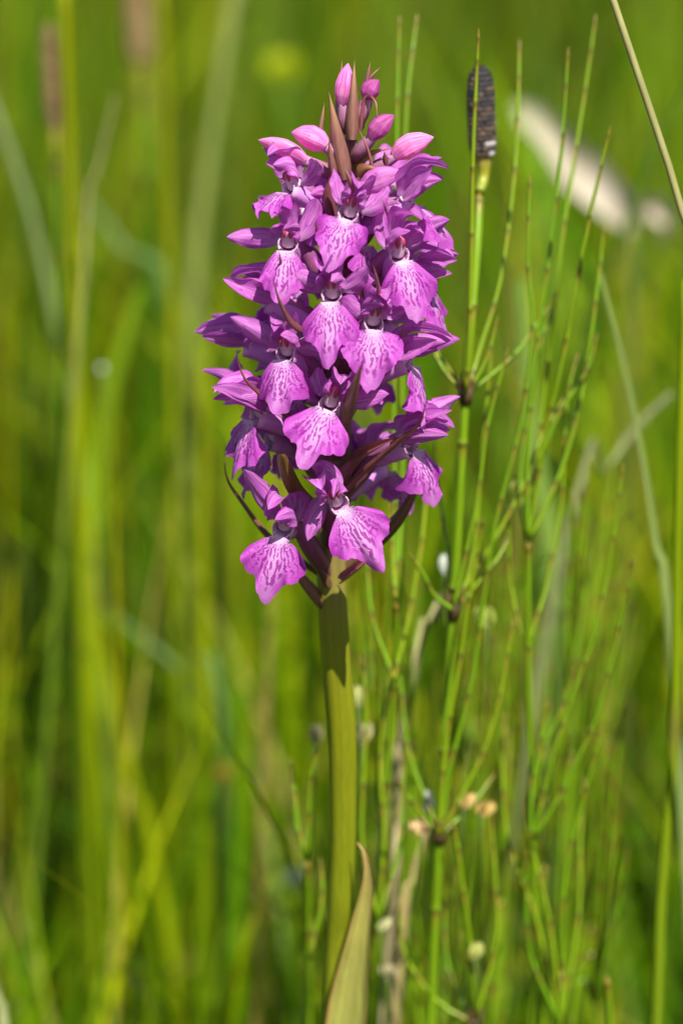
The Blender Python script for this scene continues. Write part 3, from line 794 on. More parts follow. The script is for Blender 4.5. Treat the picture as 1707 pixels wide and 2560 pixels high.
def horsetail(label, foot_px, stem_pts, branches, Y, r_stem=0.95, cone=None, nodes=(), group=None, seg=10.5, blur_m=8):
    """stem_pts: pixels from low to high; branches: (list of pixels low -> tip, dY, radius)"""
    back = lambda y: max(0.0, (min(y, 2700) - 700) * 0.004)
    sp_ = [P(x, y, Y + dy + back(y)) for x, y, dy in stem_pts]
    foot = sp_[0] + np.array([(sp_[0][0] - sp_[1][0]) * 0.8, 4, 0]); foot[2] = float(gz(foot[0], foot[1])) - 1
    root = empty('horsetail', foot)
    tag(root, label, 'horsetail', group)
    mb = MB()
    shoot(mb, spline([foot] + sp_, 60), r_stem, 30, r_stem * 0.8, 12, hue=0.35)
    mb.build('stem', M_HORSE, root, org=foot)
    for (x, y, dy) in nodes:
        if cone is None and r_stem < 0.7:
            continue
        # black toothed collar with pale scales at a whorl
        c = P(x, y, Y + dy + back(y))
        mb = MB()
        tube(mb, [c + [0, 0, -1.6], c + [0, 0, -0.4], c + [0, 0, 1.0]], [1.25 * r_stem, 1.45 * r_stem, 1.6 * r_stem], 12, HK * 1.2)
        for k in range(8):
            a = k * math.pi / 4 + 0.3
            o = np.array([math.cos(a), math.sin(a), 0])
            sheet(mb, [c + o * 1.3 * r_stem + [0, 0, 0.6], c + o * 1.7 * r_stem + [0, 0, 2.0], c + o * 1.9 * r_stem + [0, 0, 3.6]],
                  np.cross(o, [0, 0, 1]), [0.5, 0.4, 0.05], 0.3, 4, (0.16, 0.09, 0.04))
        mb.build('sheath', M_HORSE, root, org=foot)
    for b in branches:
        pts, dy0, dy1, r = b
        n = len(pts)
        c = [P(p[0], p[1], Y + dy0 + (dy1 - dy0) * i / (n - 1) + back(p[1])) for i, p in enumerate(pts)]
        mb = MB(); shoot(mb, spline(c, 40), r, seg, hue=random.uniform(0.1, 0.75), m=blur_m)
        mb.build('branch', M_HORSE, root, org=foot)
    if cone is not None:
        (x0, y0), (x1, y1), wpx, dy, palette = cone
        a = P(x0, y0, Y + dy); b = P(x1, y1, Y + dy)
        rr = wpx * 0.0605 / 2 * (DIST + Y) / DIST
        L = np.linalg.norm(b - a); ax_ = (b - a) / L
        mb = MB(); t = np.linspace(0, 1, 20)
        prof = rr * np.interp(t, [0, 0.05, 0.2, 0.7, 0.9, 0.97, 1], [0.7, 0.86, 0.95, 0.92, 0.75, 0.5, 0.1])
        tube(mb, a + t[:, None] * (b - a), prof * 0.86, 16, palette[0])
        A = unit(np.cross(ax_, [0, 1.0, 0])); B = np.cross(ax_, A)
        rows = int(L / 0.75)
        for i in range(rows):
            tt = (i + 0.5) / rows; pr = np.interp(tt, t, prof)
            cnt = 16
            for k in range(cnt):
                th = 2 * math.pi * (k + 0.5 * (i % 2)) / cnt + rng.normal(0, 0.05)
                o = math.cos(th) * A + math.sin(th) * B
                ctr = a + tt * (b - a) + o * pr * 0.86
                sz = 0.33 * rr / 1.8 * rng.uniform(0.8, 1.1)
                tan = np.cross(ax_, o)
                cl = np.array(palette[1 if rng.random() < palette[4] * (1.2 - tt) else 2]) * rng.uniform(0.6, 1.3)
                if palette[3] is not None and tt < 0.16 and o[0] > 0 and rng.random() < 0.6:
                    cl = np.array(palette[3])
                q = np.array([ctr - tan * sz - ax_ * sz, ctr + tan * sz - ax_ * sz, ctr + tan * sz + ax_ * sz, ctr - tan * sz + ax_ * sz])
                top = q + o * 0.34 - (q - ctr) * 0.35
                ring = np.stack([q, top, np.repeat((ctr + o * 0.36)[None], 4, 0)], 0)
                mb.grid(ring, cl, np.zeros((3, 4, 2)), True)
        mb.build('cone', M_CONE, root, org=foot)
        # yellow-green neck below the cone
        mb = MB(); tube(mb, spline([sp_[-1], a - ax_ * 3.5, a + ax_ * 0.6], 12), np.interp(np.linspace(0, 1, 12), [0, 0.5, 0.9, 1], [r_stem * 0.9, r_stem * 1.15, rr * 0.62, rr * 0.7]), 12,
                        ramp(np.linspace(0, 1, 12), [(0, (0.2, 0.25, 0.02)), (0.6, (0.30, 0.30, 0.02)), (1, (0.40, 0.27, 0.08))]))
        mb.build('cone_stalk', M_HORSE, root, org=foot)
    return root


CONE_BLACK = ((0.03, 0.026, 0.023), (0.10, 0.07, 0.05), (0.04, 0.036, 0.036), (0.42, 0.38, 0.36), 0.7)
CONE_BROWN = ((0.14, 0.09, 0.04), (0.30, 0.21, 0.09), (0.22, 0.14, 0.06), None, 0.6)
B1 = 0.40
horsetail('horsetail with a blackish cone and joints of upright jointed branches beside the orchid', None,
          [(1075, 2700, 6), (1098, 2085, 3), (1132, 1525, 2), (1163, 985, 0), (1190, 640, 4), (1198, 480, 8)],
          [([(1163, 985), (1172, 860), (1178, 600), (1182, 380), (1190, 200), (1196, 72)], -2, -8, 0.46),
           ([(1168, 980), (1200, 870), (1250, 700), (1280, 480), (1294, 280), (1298, 96)], 4, 22, B1),
           ([(1170, 980), (1215, 900), (1245, 790)], 0, 2, 0.38),
           ([(1158, 980), (1120, 940), (1095, 900), (1075, 860)], 0, 6, 0.38),
           ([(1170, 985), (1290, 880), (1375, 760)], 2, 16, 0.36),
           ([(1158, 980), (1050, 800), (1090, 700), (1121, 588)], 6, 10, 0.40),
           ([(1132, 1525), (1165, 1380), (1195, 1230), (1215, 1080), (1245, 960), (1270, 870)], 0, 2, 0.40),
           ([(1132, 1525), (1085, 1490), (1060, 1440), (1020, 1380)], 0, -4, 0.45),
           ([(1134, 1525), (1180, 1400), (1205, 1130), (1230, 850)], 2, 10, 0.42),
           ([(1128, 1525), (1120, 1380), (1100, 1260), (1085, 1100)], 2, 10, 0.40),
           ([(1136, 1525), (1240, 1400), (1275, 1330)], 2, 8, 0.36),
           ([(1134, 1520), (1290, 1250), (1350, 1100), (1418, 980)], 6, 18, 0.42),
           ([(1098, 2085), (1130, 1900), (1180, 1700), (1205, 1520), (1240, 1300), (1300, 1060), (1330, 820), (1318, 650), (1324, 438)], 2, 2, 0.44),
           ([(1098, 2085), (1060, 1990), (1020, 1870), (1000, 1700), (985, 1540)], 2, 12, 0.42),
           ([(1102, 2085), (1220, 1850), (1275, 1600), (1284, 1545)], 2, 4, 0.42),
           ([(1094, 2085), (1015, 1985), (990, 1950)], 0, -4, 0.42),
           ([(1104, 2085), (1180, 2010), (1240, 1930)], 2, 10, 0.40),
           ([(1096, 2085), (1110, 1900), (1150, 1640), (1195, 1370), (1210, 1290)], -2, -6, 0.44)],
          24, 0.80, ((1206, 388), (1199, 166), 76, 10, CONE_BLACK), ((1098, 2085, 3), (1132, 1525, 2), (1163, 985, 0)))

horsetail('horsetail whose tall branches rise between the black cone and the straw stem', None,
          [(1345, 2750, 10), (1330, 2100, 6), (1320, 1620, 2), (1320, 1350, 0)],
          [([(1320, 1350), (1318, 1150), (1335, 920), (1372, 640), (1398, 420), (1420, 118)], 0, 4, 0.43),
           ([(1320, 1350), (1360, 1100), (1395, 950), (1435, 740), (1478, 520), (1525, 316)], 2, -4, 0.44),
           ([(1322, 1350), (1345, 1120), (1395, 680), (1430, 430), (1460, 240), (1489, 32)], 6, 20, 0.43),
           ([(1324, 1350), (1400, 1180), (1450, 1000), (1485, 780), (1510, 556)], 2, 10, 0.43),
           ([(1318, 1350), (1318, 1250), (1390, 1050), (1470, 920), (1492, 830)], 2, 6, 0.43),
           ([(1316, 1350), (1300, 1180), (1340, 900), (1388, 756)], 4, 14, 0.42),
           ([(1318, 1620), (1360, 1480), (1400, 1280), (1418, 1000), (1445, 880)], 2, 12, 0.40),
           ([(1316, 1620), (1280, 1480), (1270, 1260), (1295, 1180)], 2, 10, 0.40),
           ([(1330, 2100), (1400, 1830), (1480, 1600), (1520, 1420), (1557, 1158)], 0, -2, 0.45),
           ([(1332, 2100), (1420, 1950), (1500, 1760), (1555, 1530), (1584, 1390)], 0, -4, 0.46),
           ([(1328, 2100), (1350, 1900), (1400, 1780), (1438, 1662)], 4, 6, 0.43),
           ([(1326, 2100), (1330, 1960), (1350, 1860), (1374, 1752)], 0, 2, 0.43)],
          30, 0.52, None, ())

horsetail('low horsetail of crowded green branches at the foot of the straw stem', None,
          [(1405, 2900, 10), (1400, 2560, 0), (1404, 2420, 0)],
          [([(1404, 2420), (1412, 2200), (1450, 2030), (1480, 1910), (1502, 1812)], 0, -2, 0.48),
           ([(1400, 2560), (1380, 2350), (1350, 2200), (1310, 2050), (1310, 1980)], 0, 4, 0.42),
           ([(1400, 2560), (1330, 2400), (1315, 2250), (1314, 2120)], 0, 0, 0.45),
           ([(1402, 2560), (1445, 2300), (1450, 2100), (1460, 1940)], 2, 14, 0.40),
           ([(1398, 2560), (1340, 2300), (1270, 2100), (1255, 1900), (1264, 1780)], 4, 14, 0.42)],
          30, 0.52, None, ())

horsetail('thin horsetail with a pale swollen joint rising just right of the orchid leaf', None,
          [(1180, 2800, 8), (1186, 2560, 4), (1178, 2380, 2)],
          [([(1178, 2380), (1160, 2250), (1145, 2130), (1130, 2050)], 0, -2, 0.46),
           ([(1186, 2560), (1240, 2350), (1238, 2200), (1225, 2030)], 4, 10, 0.42),
           ([(1186, 2560), (1090, 2500), (1010, 2380), (1000, 2240)], 4, 8, 0.44),
           ([(1184, 2560), (1120, 2420), (1110, 2240)], 4, 12, 0.42)],
          24, 0.7, None, ((1186, 2560, 4),))

horsetail('horsetail growing close behind the orchid stem with tips above the flower spike', None,
          [(930, 2800, 20), (945, 2300, 12), (985, 1700, 4), (990, 1500, 0)],
          [([(990, 1500), (985, 1100), (985, 700), (992, 330), (998, 36)], 4, 20, 0.44),
           ([(990, 1500), (1005, 1200), (1005, 800), (1015, 300), (1043, 32)], 6, 30, 0.44),
           ([(988, 1500), (980, 1390), (975, 1250)], 0, 4, 0.42),
           ([(985, 1700), (935, 1560), (920, 1440), (925, 1330)], 2, 8, 0.44),
           ([(985, 1700), (1030, 1500), (1060, 1300), (1062, 1150)], 2, 12, 0.42),
           ([(945, 2300), (905, 2100), (915, 1800), (905, 1640)], 0, 6, 0.42),
           ([(945, 2300), (1000, 2100), (1010, 1880)], 0, 6, 0.42),
           ([(945, 2300), (960, 2100), (950, 1900), (970, 1700)], 4, 8, 0.42)],
          26, 0.52, None, ())

horsetail('small horsetail with two short branches just left of the orchid stem', None,
          [(775, 2800, 24), (772, 2400, 16), (768, 2150, 10)],
          [([(768, 2150), (772, 2050), (778, 1930), (800, 1860)], 0, -2, 0.45),
           ([(768, 2150), (745, 2080), (738, 2000), (726, 1890)], 0, 4, 0.45),
           ([(772, 2400), (805, 2250), (800, 2140)], 0, 4, 0.40)],
          26, 0.65, None, ((768, 2150, 10),))

horsetail('lone short horsetail tip standing apart low in the grass', None,
          [(1535, 2900, 6), (1525, 2600, 2), (1516, 2440, 0)], [], 20, 0.62, None, ())

# crowd of further horsetails, thin and out of focus
for k in range(52):
    px = random.uniform(880, 1540); top = random.uniform(1150, 2150); Y = random.uniform(55, 170)
    lean = (px - 1050) * 0.16 + random.uniform(-25, 25)
    hp = [(px - lean * 1.6, 2900, 0), (px - lean * 0.9, 2450, 0), (px - lean * 0.3, top + 520, 0)]
    br = []
    for j in range(random.randint(4, 6)):
        dx = random.uniform(-28, 34) + lean * 0.6; L = random.uniform(320, 640)
        br.append(([(px - lean * 0.3, top + 520), (px - lean * 0.3 + dx * 0.62, top + 520 - L * 0.4), (px + dx, top + 520 - L)], 0, random.uniform(-15, 15), random.uniform(0.34, 0.44)))
    horsetail('thin out-of-focus horsetail in the thicket behind the orchid', None, hp, br, Y, 0.6, None, ((px, top + 520, 0),), 'horsetails in the thicket', blur_m=6)


# ------------------------------------------------------------------ single grasses one can pick out
def blade(label, pts, wpx, Y, cols, group=None, mat=None, name='grass_plant', cat='grass plant', round_=False, twist=0.0, cup=0.4, node=None, tipw=0.1, lat=(1, 0.25, 0), foot=None):
    """pts: pixels from low to high at depth Y (mm behind the orchid); the blade runs on down to the ground"""
    Ys = [Y] * len(pts) if np.isscalar(Y) else Y
    c = [P(p[0], p[1], y) for p, y in zip(pts, Ys)]
    d = unit(c[0] - c[1])
    if foot is None:
        drop = c[0][2]
        f = c[0] + np.array([np.clip(d[0] / max(-d[2], 0.25), -0.8, 0.8) * drop * 0.6, 3, 0]); f[2] = float(gz(f[0], f[1])) - 1
    else:
        f = np.array([foot[0], foot[1], float(gz(foot[0], foot[1])) - 1])
    cv = spline([f] + c, 40)
    t = np.linspace(0, 1, 40)
    dist = np.mean(Ys)
    w = wpx * 0.0605 * (DIST + dist) / DIST / 2 * (0.66 if dist > 150 else 1.0)
    cc = ramp(t, cols)
    mb = MB()
    if round_:
        rr = w * np.interp(t, [0, 0.5, 1], [1.1, 1.0, max(tipw, 0.15)])
        if node is not None:
            kk = np.argmin(np.abs(cv[:, 2] - P(node[0], node[1], dist)[2]))
            rr[kk] *= 1.3; cc[kk] = np.array([0.22, 0.21, 0.03])
        tube(mb, cv, rr, 12, cc, ridge=0.04, nr=6)
    else:
        ww = w * np.interp(t, [0, 0.3, 0.65, 0.9, 1], [0.7, 1, 0.95, 0.5, tipw])
        sheet(mb, cv, lat, ww, cup, 7, cc, 0.0, 3, 0, twist)
    o = mb.build(name, mat or M_GRASS, None, org=f)
    tag(o, label, cat, group)
    return o


YG = (0.27, 0.36, 0.003); LG = (0.30, 0.36, 0.06); MG = (0.11, 0.24, 0.01); DG = (0.05, 0.13, 0.012); BG = (0.13, 0.23, 0.05); ST = (0.33, 0.31, 0.10); TN = (0.45, 0.30, 0.12)
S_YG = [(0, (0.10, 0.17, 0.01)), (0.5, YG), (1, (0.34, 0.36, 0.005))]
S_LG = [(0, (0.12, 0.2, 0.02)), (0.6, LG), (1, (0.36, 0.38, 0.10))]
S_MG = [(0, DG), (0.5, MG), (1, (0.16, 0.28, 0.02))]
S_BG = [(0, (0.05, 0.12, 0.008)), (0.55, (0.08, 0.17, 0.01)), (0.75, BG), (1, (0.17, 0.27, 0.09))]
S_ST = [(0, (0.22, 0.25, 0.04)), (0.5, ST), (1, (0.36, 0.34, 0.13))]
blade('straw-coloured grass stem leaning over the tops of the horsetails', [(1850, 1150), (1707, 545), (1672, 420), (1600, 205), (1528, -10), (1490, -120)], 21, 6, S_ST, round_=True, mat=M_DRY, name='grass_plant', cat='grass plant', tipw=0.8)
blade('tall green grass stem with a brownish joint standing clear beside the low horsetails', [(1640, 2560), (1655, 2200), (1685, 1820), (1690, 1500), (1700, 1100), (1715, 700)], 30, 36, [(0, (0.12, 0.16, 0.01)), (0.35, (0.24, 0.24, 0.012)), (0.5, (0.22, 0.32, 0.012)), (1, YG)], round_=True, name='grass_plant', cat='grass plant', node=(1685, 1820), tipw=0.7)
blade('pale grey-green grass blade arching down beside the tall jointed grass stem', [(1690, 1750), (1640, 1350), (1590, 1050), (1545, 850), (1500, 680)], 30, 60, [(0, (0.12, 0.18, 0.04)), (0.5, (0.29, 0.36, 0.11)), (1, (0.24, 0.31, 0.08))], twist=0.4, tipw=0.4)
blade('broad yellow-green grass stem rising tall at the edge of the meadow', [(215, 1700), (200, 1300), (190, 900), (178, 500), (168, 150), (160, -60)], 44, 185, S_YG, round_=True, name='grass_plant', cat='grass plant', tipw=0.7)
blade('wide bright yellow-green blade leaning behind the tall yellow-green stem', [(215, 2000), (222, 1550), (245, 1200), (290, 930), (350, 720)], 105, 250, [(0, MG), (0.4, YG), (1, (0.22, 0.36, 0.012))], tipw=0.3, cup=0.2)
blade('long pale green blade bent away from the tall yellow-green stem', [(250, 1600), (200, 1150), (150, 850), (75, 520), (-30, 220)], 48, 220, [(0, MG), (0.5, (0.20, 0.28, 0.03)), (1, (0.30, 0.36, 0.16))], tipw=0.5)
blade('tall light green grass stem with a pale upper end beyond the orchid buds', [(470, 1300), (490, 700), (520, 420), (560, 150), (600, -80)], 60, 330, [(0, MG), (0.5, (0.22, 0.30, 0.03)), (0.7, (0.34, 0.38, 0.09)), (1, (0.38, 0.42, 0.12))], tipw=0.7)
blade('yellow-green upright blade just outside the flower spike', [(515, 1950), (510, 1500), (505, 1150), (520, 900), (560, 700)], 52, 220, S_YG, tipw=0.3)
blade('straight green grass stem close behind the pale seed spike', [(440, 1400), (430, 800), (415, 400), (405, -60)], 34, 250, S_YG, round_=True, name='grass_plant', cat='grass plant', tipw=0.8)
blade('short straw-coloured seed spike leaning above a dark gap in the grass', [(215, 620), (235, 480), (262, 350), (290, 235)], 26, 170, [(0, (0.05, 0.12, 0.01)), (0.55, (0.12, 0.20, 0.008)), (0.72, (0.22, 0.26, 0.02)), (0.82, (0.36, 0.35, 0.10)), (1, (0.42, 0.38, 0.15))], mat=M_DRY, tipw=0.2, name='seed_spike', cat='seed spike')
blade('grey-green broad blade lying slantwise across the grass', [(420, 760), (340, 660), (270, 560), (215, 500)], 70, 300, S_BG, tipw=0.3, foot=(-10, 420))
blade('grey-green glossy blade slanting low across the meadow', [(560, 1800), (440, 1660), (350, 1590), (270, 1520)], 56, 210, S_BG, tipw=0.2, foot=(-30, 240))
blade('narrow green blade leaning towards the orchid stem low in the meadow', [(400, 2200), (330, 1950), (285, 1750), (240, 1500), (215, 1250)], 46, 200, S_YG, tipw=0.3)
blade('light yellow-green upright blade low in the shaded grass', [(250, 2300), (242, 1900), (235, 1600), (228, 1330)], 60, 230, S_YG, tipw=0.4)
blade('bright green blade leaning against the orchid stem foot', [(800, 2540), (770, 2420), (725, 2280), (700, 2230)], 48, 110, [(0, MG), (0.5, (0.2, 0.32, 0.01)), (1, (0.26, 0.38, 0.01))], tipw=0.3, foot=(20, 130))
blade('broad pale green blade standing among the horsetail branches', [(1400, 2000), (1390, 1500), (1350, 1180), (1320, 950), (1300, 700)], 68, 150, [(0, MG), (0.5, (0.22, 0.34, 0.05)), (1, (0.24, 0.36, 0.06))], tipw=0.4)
blade('pale thin stalk slanting behind the horsetails towards the straw stem', [(1420, 1320), (1500, 1190), (1600, 1060), (1680, 985)], 36, 120, [(0, MG), (0.4, (0.30, 0.34, 0.12)), (1, (0.38, 0.40, 0.18))], tipw=0.5, foot=(10, 160))
blade('straw blade lying slantwise beneath the horsetail whorl', [(1030, 1700), (1060, 1600), (1110, 1490)], 40, 62, [(0, (0.08, 0.12, 0.02)), (0.65, (0.10, 0.14, 0.02)), (0.8, (0.30, 0.29, 0.10)), (1, (0.36, 0.33, 0.13))], mat=M_DRY, tipw=0.7)
blade('thin beige dead blade hanging upright beside the orchid stem', [(985, 2260), (1000, 2100), (1005, 1950), (990, 1860)], 40, 60, [(0, (0.08, 0.12, 0.02)), (0.5, (0.12, 0.14, 0.03)), (0.65, (0.42, 0.35, 0.18)), (1, (0.44, 0.35, 0.18))], mat=M_DRY, tipw=0.3)
blade('beige dead blade leaning low behind the thin horsetail joint', [(1000, 2420), (1030, 2200), (1075, 2050)], 36, 56, [(0, (0.08, 0.12, 0.02)), (0.4, (0.12, 0.14, 0.03)), (0.7, (0.34, 0.28, 0.10)), (1, (0.44, 0.32, 0.14))], mat=M_DRY, tipw=0.3)
blade('cream dead blade poking up among the low foreground grass', [(10, 2570), (0, 2520), (-30, 2420)], 60, 60, [(0, (0.1, 0.13, 0.03)), (0.6, (0.20, 0.24, 0.07)), (1, (0.26, 0.28, 0.11))], mat=M_DRY, tipw=0.4)
blade('yellow upright blade standing behind the straw stem', [(1600, 1500), (1595, 1150), (1610, 900), (1630, 720)], 90, 420, S_YG, tipw=0.5)

# brown cones of horsetails farther back
for (x0, y0, x1, y1, w, Y, lab) in ((140, 315, 122, 60, 48, 190, 'distant horsetail topped by a light brown cone beside the yellow-green stem'),
                                    (350, 150, 335, -90, 66, 330, 'distant horsetail topped by a dusky brown cone above the dark gap in the grass')):
    horsetail(lab, None, [(x0 + 40, 1500, 0), (x0 + 18, 900, 0), (x0 + 4, y0 + 90, 0)], [], Y, 1.1, ((x0, y0), (x1, y1), w, 0, CONE_BROWN), (), blur_m=8)

# pale dead leaf hung on the grass behind
f = P(1560, 900, 240); f[2] = float(gz(f[0], f[1]))
dl = empty('dead_leaf', f)
tag(dl, 'pale curled dead leaf on a bent stalk behind the horsetail tips', 'dead leaf')
DLC = [(0, (0.26, 0.27, 0.13)), (0.3, (0.44, 0.39, 0.27)), (0.5, (0.40, 0.34, 0.24)), (0.7, (0.52, 0.45, 0.35)), (1, (0.44, 0.37, 0.25))]
c = spline([P(1290, 255, 290), P(1370, 335, 285), P(1450, 425, 281), P(1530, 500, 280), P(1604, 566, 283)], 30)
t = np.linspace(0, 1, 30)
for dn, tw, of in ((1.0, 0.3, 0.0),):
    mb = MB(); sheet(mb, c + np.array([0.66, 0.1, 0.75]) * of, (0.66, 0.25 * dn, 0.75), np.interp(t, [0, 0.12, 0.3, 0.55, 0.8, 0.95, 1], [1.0, 3.6, 3.4, 5.2, 4.0, 3.4, 1.6]), 0.6 * dn, 9,
                     ramp(t, DLC), 0.9, 4, dn, tw)
    mb.build('blade', M_DRY, dl, org=f)
mb = MB(); sheet(mb, spline([P(1596, 556, 283), P(1630, 520, 280), P(1662, 556, 276), P(1640, 590, 280)], 16), (0.5, 0.2, 0.8), np.interp(np.linspace(0, 1, 16), [0, 0.5, 1], [1.2, 2.8, 1.6]), 0.8, 7, (0.48, 0.41, 0.29), 0.4)
mb.build('curled_tip', M_DRY, dl, org=f)
mb = MB(); tube(mb, spline([f, P(1575, 780, 260), P(1600, 562, 283)], 20), 0.7, 8, (0.10, 0.14, 0.02))
mb.build('stalk', M_DRY, dl, org=f)


# small pale flowers and scales scattered among the horsetails
def floret(px, py, Y, w, l, col, lab, ang=0.0):
    c0 = P(px, py, Y)
    f = np.array([c0[0] + random.uniform(-8, 8), c0[1] + 50, 0]); f[2] = float(gz(f[0], f[1])) - 1
    root = empty('small_flower', f)
    tag(root, lab, 'small flower')
    w *= 0.8 * 0.0605 * (DIST + Y) / DIST; l *= 0.9 * 0.0605 * (DIST + Y) / DIST
    up = np.array([math.sin(ang), 0, math.cos(ang)])
    for k in range(3):
        a = k * 2.1 + 0.6
        o = np.array([math.cos(a), math.sin(a), 0]) * w * 0.35
        mb = MB()
        sheet(mb, bez(c0 - up * l * 0.5, c0 + o * 1.5, c0 + up * l * 0.5 + o * 0.6, 12), np.cross(o, up), lance(12, w * 0.42, 0.5, 0.5, 0.3), 0.5, 7, col)
        mb.build('petal', M_WHITE, root, org=f)
    mb = MB(); tube(mb, spline([f, 0.5 * (f + c0) + [random.uniform(-3, 3), 0, 0], c0 - up * l * 0.45], 18), 0.22, 7, (0.07, 0.12, 0.008))
    mb.build('stalk', M_HORSE, root, org=f)


floret(1110, 1410, 40, 25, 60, (0.66, 0.70, 0.58), 'white closed flower near the middle whorl of the coned horsetail')
floret(1212, 1540, 40, 50, 60, (0.38, 0.45, 0.08), 'yellowish bud right of the middle horsetail whorl', -0.3)
floret(897, 1740, 36, 34, 66, (0.48, 0.50, 0.16), 'cream-yellow bud touching the edge of the orchid stem')
floret(908, 1830, 38, 44, 60, (0.50, 0.44, 0.22), 'cream flower with a brown foot beside the orchid stem', 0.2)
floret(790, 1835, 50, 34, 56, (0.30, 0.27, 0.14), 'dull beige bud beside the shaded edge of the orchid stem')
floret(1070, 2005, 36, 26, 74, (0.70, 0.68, 0.64), 'white closed flower at the lowest whorl of the coned horsetail', -0.15)
floret(1048, 2065, 30, 44, 46, (0.72, 0.48, 0.24), 'peach-coloured scale left of the lowest horsetail whorl', -0.4)
floret(1168, 2000, 32, 36, 48, (0.66, 0.46, 0.16), 'amber scale right of the lowest horsetail whorl', 0.5)
floret(1213, 2020, 34, 44, 46, (0.58, 0.40, 0.12), 'ochre scale farther right of the lowest horsetail whorl', 0.7)
floret(960, 2310, 36, 24, 46, (0.62, 0.60, 0.30), 'pale slanting scale beside the orchid leaf', 0.6)
floret(970, 2425, 40, 48, 40, (0.42, 0.36, 0.20), 'roundish beige flower low beside the orchid leaf')
floret(1190, 2375, 30, 34, 50, (0.50, 0.52, 0.14), 'pale yellow-green bud at the joint of the thin horsetail', 0.2)
floret(742, 2190, 140, 60, 56, (0.32, 0.40, 0.26), 'blurred whitish flower left of the orchid stem foot')
floret(256, 920, 190, 14, 14, (0.85, 0.88, 0.80), 'tiny white petals standing in for a bright glint against the wide yellow-green blade')  # no real flower: white petals added to imitate a blurred glint
floret(705, 165, 420, 80, 80, (0.34, 0.40, 0.005), 'yellow buttercup-like flower blurred beyond the orchid buds')
floret(560, 1930, 200, 40, 60, (0.24, 0.16, 0.02), 'small orange-brown flower low in the blurred meadow')
floret(345, 2410, 120, 60, 60, (0.35, 0.50, 0.02), 'bright yellow-green bud low in the shaded meadow')


# ------------------------------------------------------------------ meadow grass
def meadow(name, n, region, hrange, wrange, seed, label, hlimit=None, palette=None, keep=None, lean=0.32, gain=1.0):
    r = np.random.default_rng(seed)
    x, y = region(r, n)
    if keep is not None:
        k = keep(x, y); x, y = x[k], y[k]
    n = len(x)
    h = r.uniform(*hrange, n) * r.uniform(0.75, 1.1, n)
    if hlimit is not None:
        h = np.minimum(h, hlimit(x, y))
    w = r.uniform(*wrange, n) * 0.5
    a = r.uniform(0, 2 * np.pi, n); ln = np.abs(r.normal(0, lean, n)) * h
    dirx, diry = np.cos(a) * ln, np.sin(a) * ln
    bend = r.uniform(1.2, 3.2, n)
    S = 8
    t = np.linspace(0, 1, S)
    X = x[:, None] + dirx[:, None] * t[None] ** bend[:, None]
    Yy = y[:, None] + diry[:, None] * t[None] ** bend[:, None]
    Z = gz(x, y)[:, None] - 2 + h[:, None] * (t[None] - 0.18 * (ln / h)[:, None] * t[None] ** 3)
    prof = np.interp(t, [0, 0.2, 0.6, 0.85, 1], [0.7, 1, 0.85, 0.45, 0.03])
    b = r.uniform(0, np.pi, n); tw = r.normal(0, 0.8, n)
    ang = b[:, None] + tw[:, None] * t[None]
    lx, ly = np.cos(ang), np.sin(ang)
    C = np.stack([X, Yy, Z], -1); Lt = np.stack([lx, ly, np.zeros_like(lx)], -1)
    Nn = np.stack([-ly, lx, np.zeros_like(lx)], -1)
    ww = (w[:, None] * prof[None])[..., None]
    g = np.stack([C - Lt * ww + Nn * ww * 0.35, C, C + Lt * ww + Nn * ww * 0.35], 2)      # n,S,3,3 shallow V section
    pal = np.array(palette)
    wts = np.array([p[3] for p in pal]); wts = wts / wts.sum()
    ci = r.choice(len(pal), n, p=wts)
    cl = np.sin(x * 0.0135 + y * 0.004 + seed) * np.cos(y * 0.0072 - x * 0.003) + 0.5 * np.sin(x * 0.037 + y * 0.019 + seed * 2)
    cb = pal[ci, :3] * np.array([1.0, 0.94, 0.6]) * gain * r.uniform(0.6, 1.25, (n, 1)) * np.clip(1.0 + 0.55 * cl, 0.25, 1.7)[:, None]
    cb = cb * (1 + r.normal(0, 0.08, (n, 3)))
    cols = np.broadcast_to(np.clip(cb, 0.002, 0.9)[:, None, None], (n, S, 3, 3)).copy()
    dry = (r.random(n) < 0.12)
    tipm = (np.clip((t - 0.75) / 0.25, 0, 1)[None] * dry[:, None])[..., None, None]
    cols = cols * (1 - tipm) + np.array([0.32, 0.22, 0.08]) * tipm
    idx = np.arange(n * S * 3).reshape(n, S, 3)
    f = np.stack([idx[:, :-1, :-1], idx[:, :-1, 1:], idx[:, 1:, 1:], idx[:, 1:, :-1]], -1).reshape(-1, 4)
    mb = MB()
    mb.v = [g.reshape(-1, 3)]; mb.c = [cols.reshape(-1, 3)]
    uv = np.stack(np.broadcast_arrays(np.array([-1, 0, 1.0])[None, None] + r.uniform(0, 9, n)[:, None, None], t[None, :, None]), -1)
    mb.uv = [uv.reshape(-1, 2)]; mb.f = [f]
    o = mb.build(name, M_GRASS)
    tag(o, label, 'grass', kind='stuff')
    return o


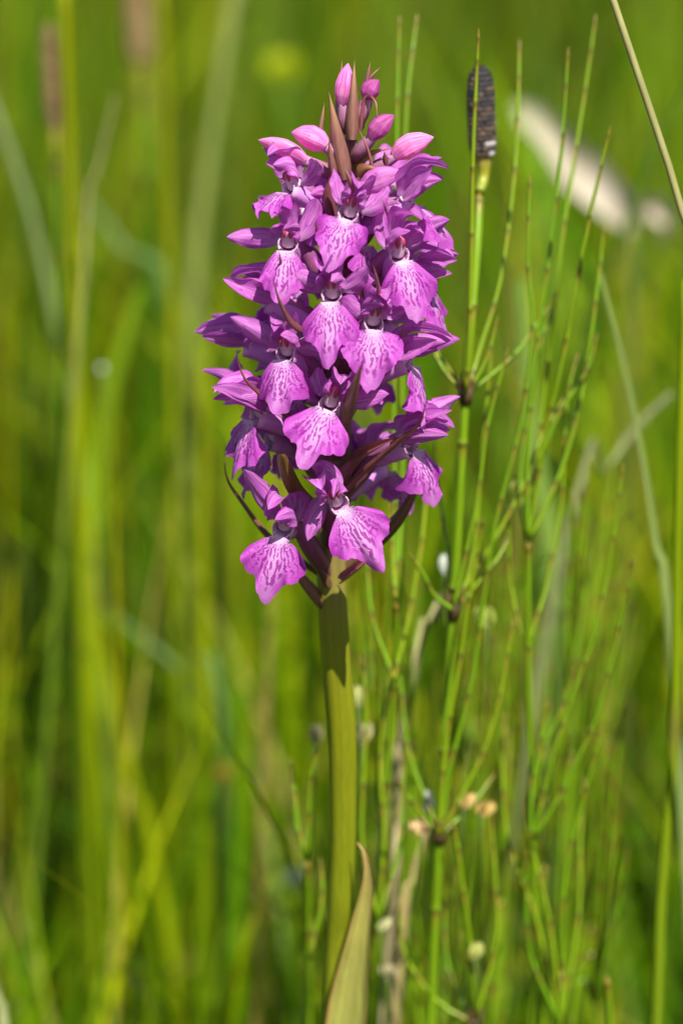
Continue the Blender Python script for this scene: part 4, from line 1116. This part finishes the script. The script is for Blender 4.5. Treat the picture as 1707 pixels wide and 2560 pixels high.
PAL = [(0.21, 0.34, 0.003, 5), (0.11, 0.26, 0.004, 5), (0.33, 0.40, 0.005, 3), (0.045, 0.13, 0.008, 2.4), (0.16, 0.29, 0.06, 1.0), (0.38, 0.36, 0.12, 0.6), (0.28, 0.20, 0.08, 0.25)]


def wedge(y0, y1, pw=1.0):
    def fn(r, n):
        y = y0 + (y1 - y0) * r.random(n) ** pw
        x = (r.random(n) * 2 - 1) * (170 + 0.28 * (y + 600))
        return x, y
    return fn


PAL2 = [(0.10, 0.23, 0.004, 5), (0.06, 0.16, 0.006, 3.5), (0.18, 0.31, 0.004, 3.5), (0.20, 0.16, 0.05, 0.5)]


def sparse(x, y):
    """clumps and gaps"""
    q = np.sin(x * 0.021 + 0.8) * np.cos(y * 0.017 + x * 0.006) + 0.6 * np.sin(x * 0.05 + y * 0.043 + 2)
    return (q + np.random.default_rng(4).normal(0, 0.5, len(x))) > -0.2


meadow('meadow_grass', 14000, wedge(290, 1500, 1.0), (150, 330), (1.4, 4.0), 1, 'tall blurred meadow grass filling the ground behind the orchid', palette=PAL, keep=sparse)
meadow('slender_grass', 620, wedge(130, 330, 1.0), (150, 270), (0.8, 2.0), 9, 'very thin upright grass blades scattered in front of the tall meadow', palette=PAL, lean=0.42)
meadow('mid_grass', 4200, wedge(120, 360, 1.0), (70, 165), (1.2, 3.2), 7, 'half-height green grass between the horsetails and the tall meadow', palette=PAL, keep=sparse, lean=0.5, gain=1.12)
meadow('far_meadow_grass', 9000, wedge(1400, 5200, 1.0), (180, 420), (4.0, 8.0), 2, 'distant meadow grass beyond the near clumps', palette=PAL, gain=0.55)
meadow('undergrowth_grass', 9000, wedge(20, 900, 1.0), (40, 130), (1.5, 3.5), 3, 'short dark undergrowth grass at the feet of the horsetails and orchid', palette=PAL2, lean=0.6)


def lim(x, y):
    return np.clip((CAM[2] - (y - CAM[1]) * math.tan(PITCH + math.radians(7.9))) * 0.8, 20, 150)


meadow('foreground_grass', 3500, wedge(-420, 20, 1.0), (40, 130), (1.5, 3.5), 5, 'short grass in front of the orchid stem foot', palette=PAL2, hlimit=lim, lean=0.5)
for o in bpy.data.objects:
    if '_org' in o:
        del o['_org']
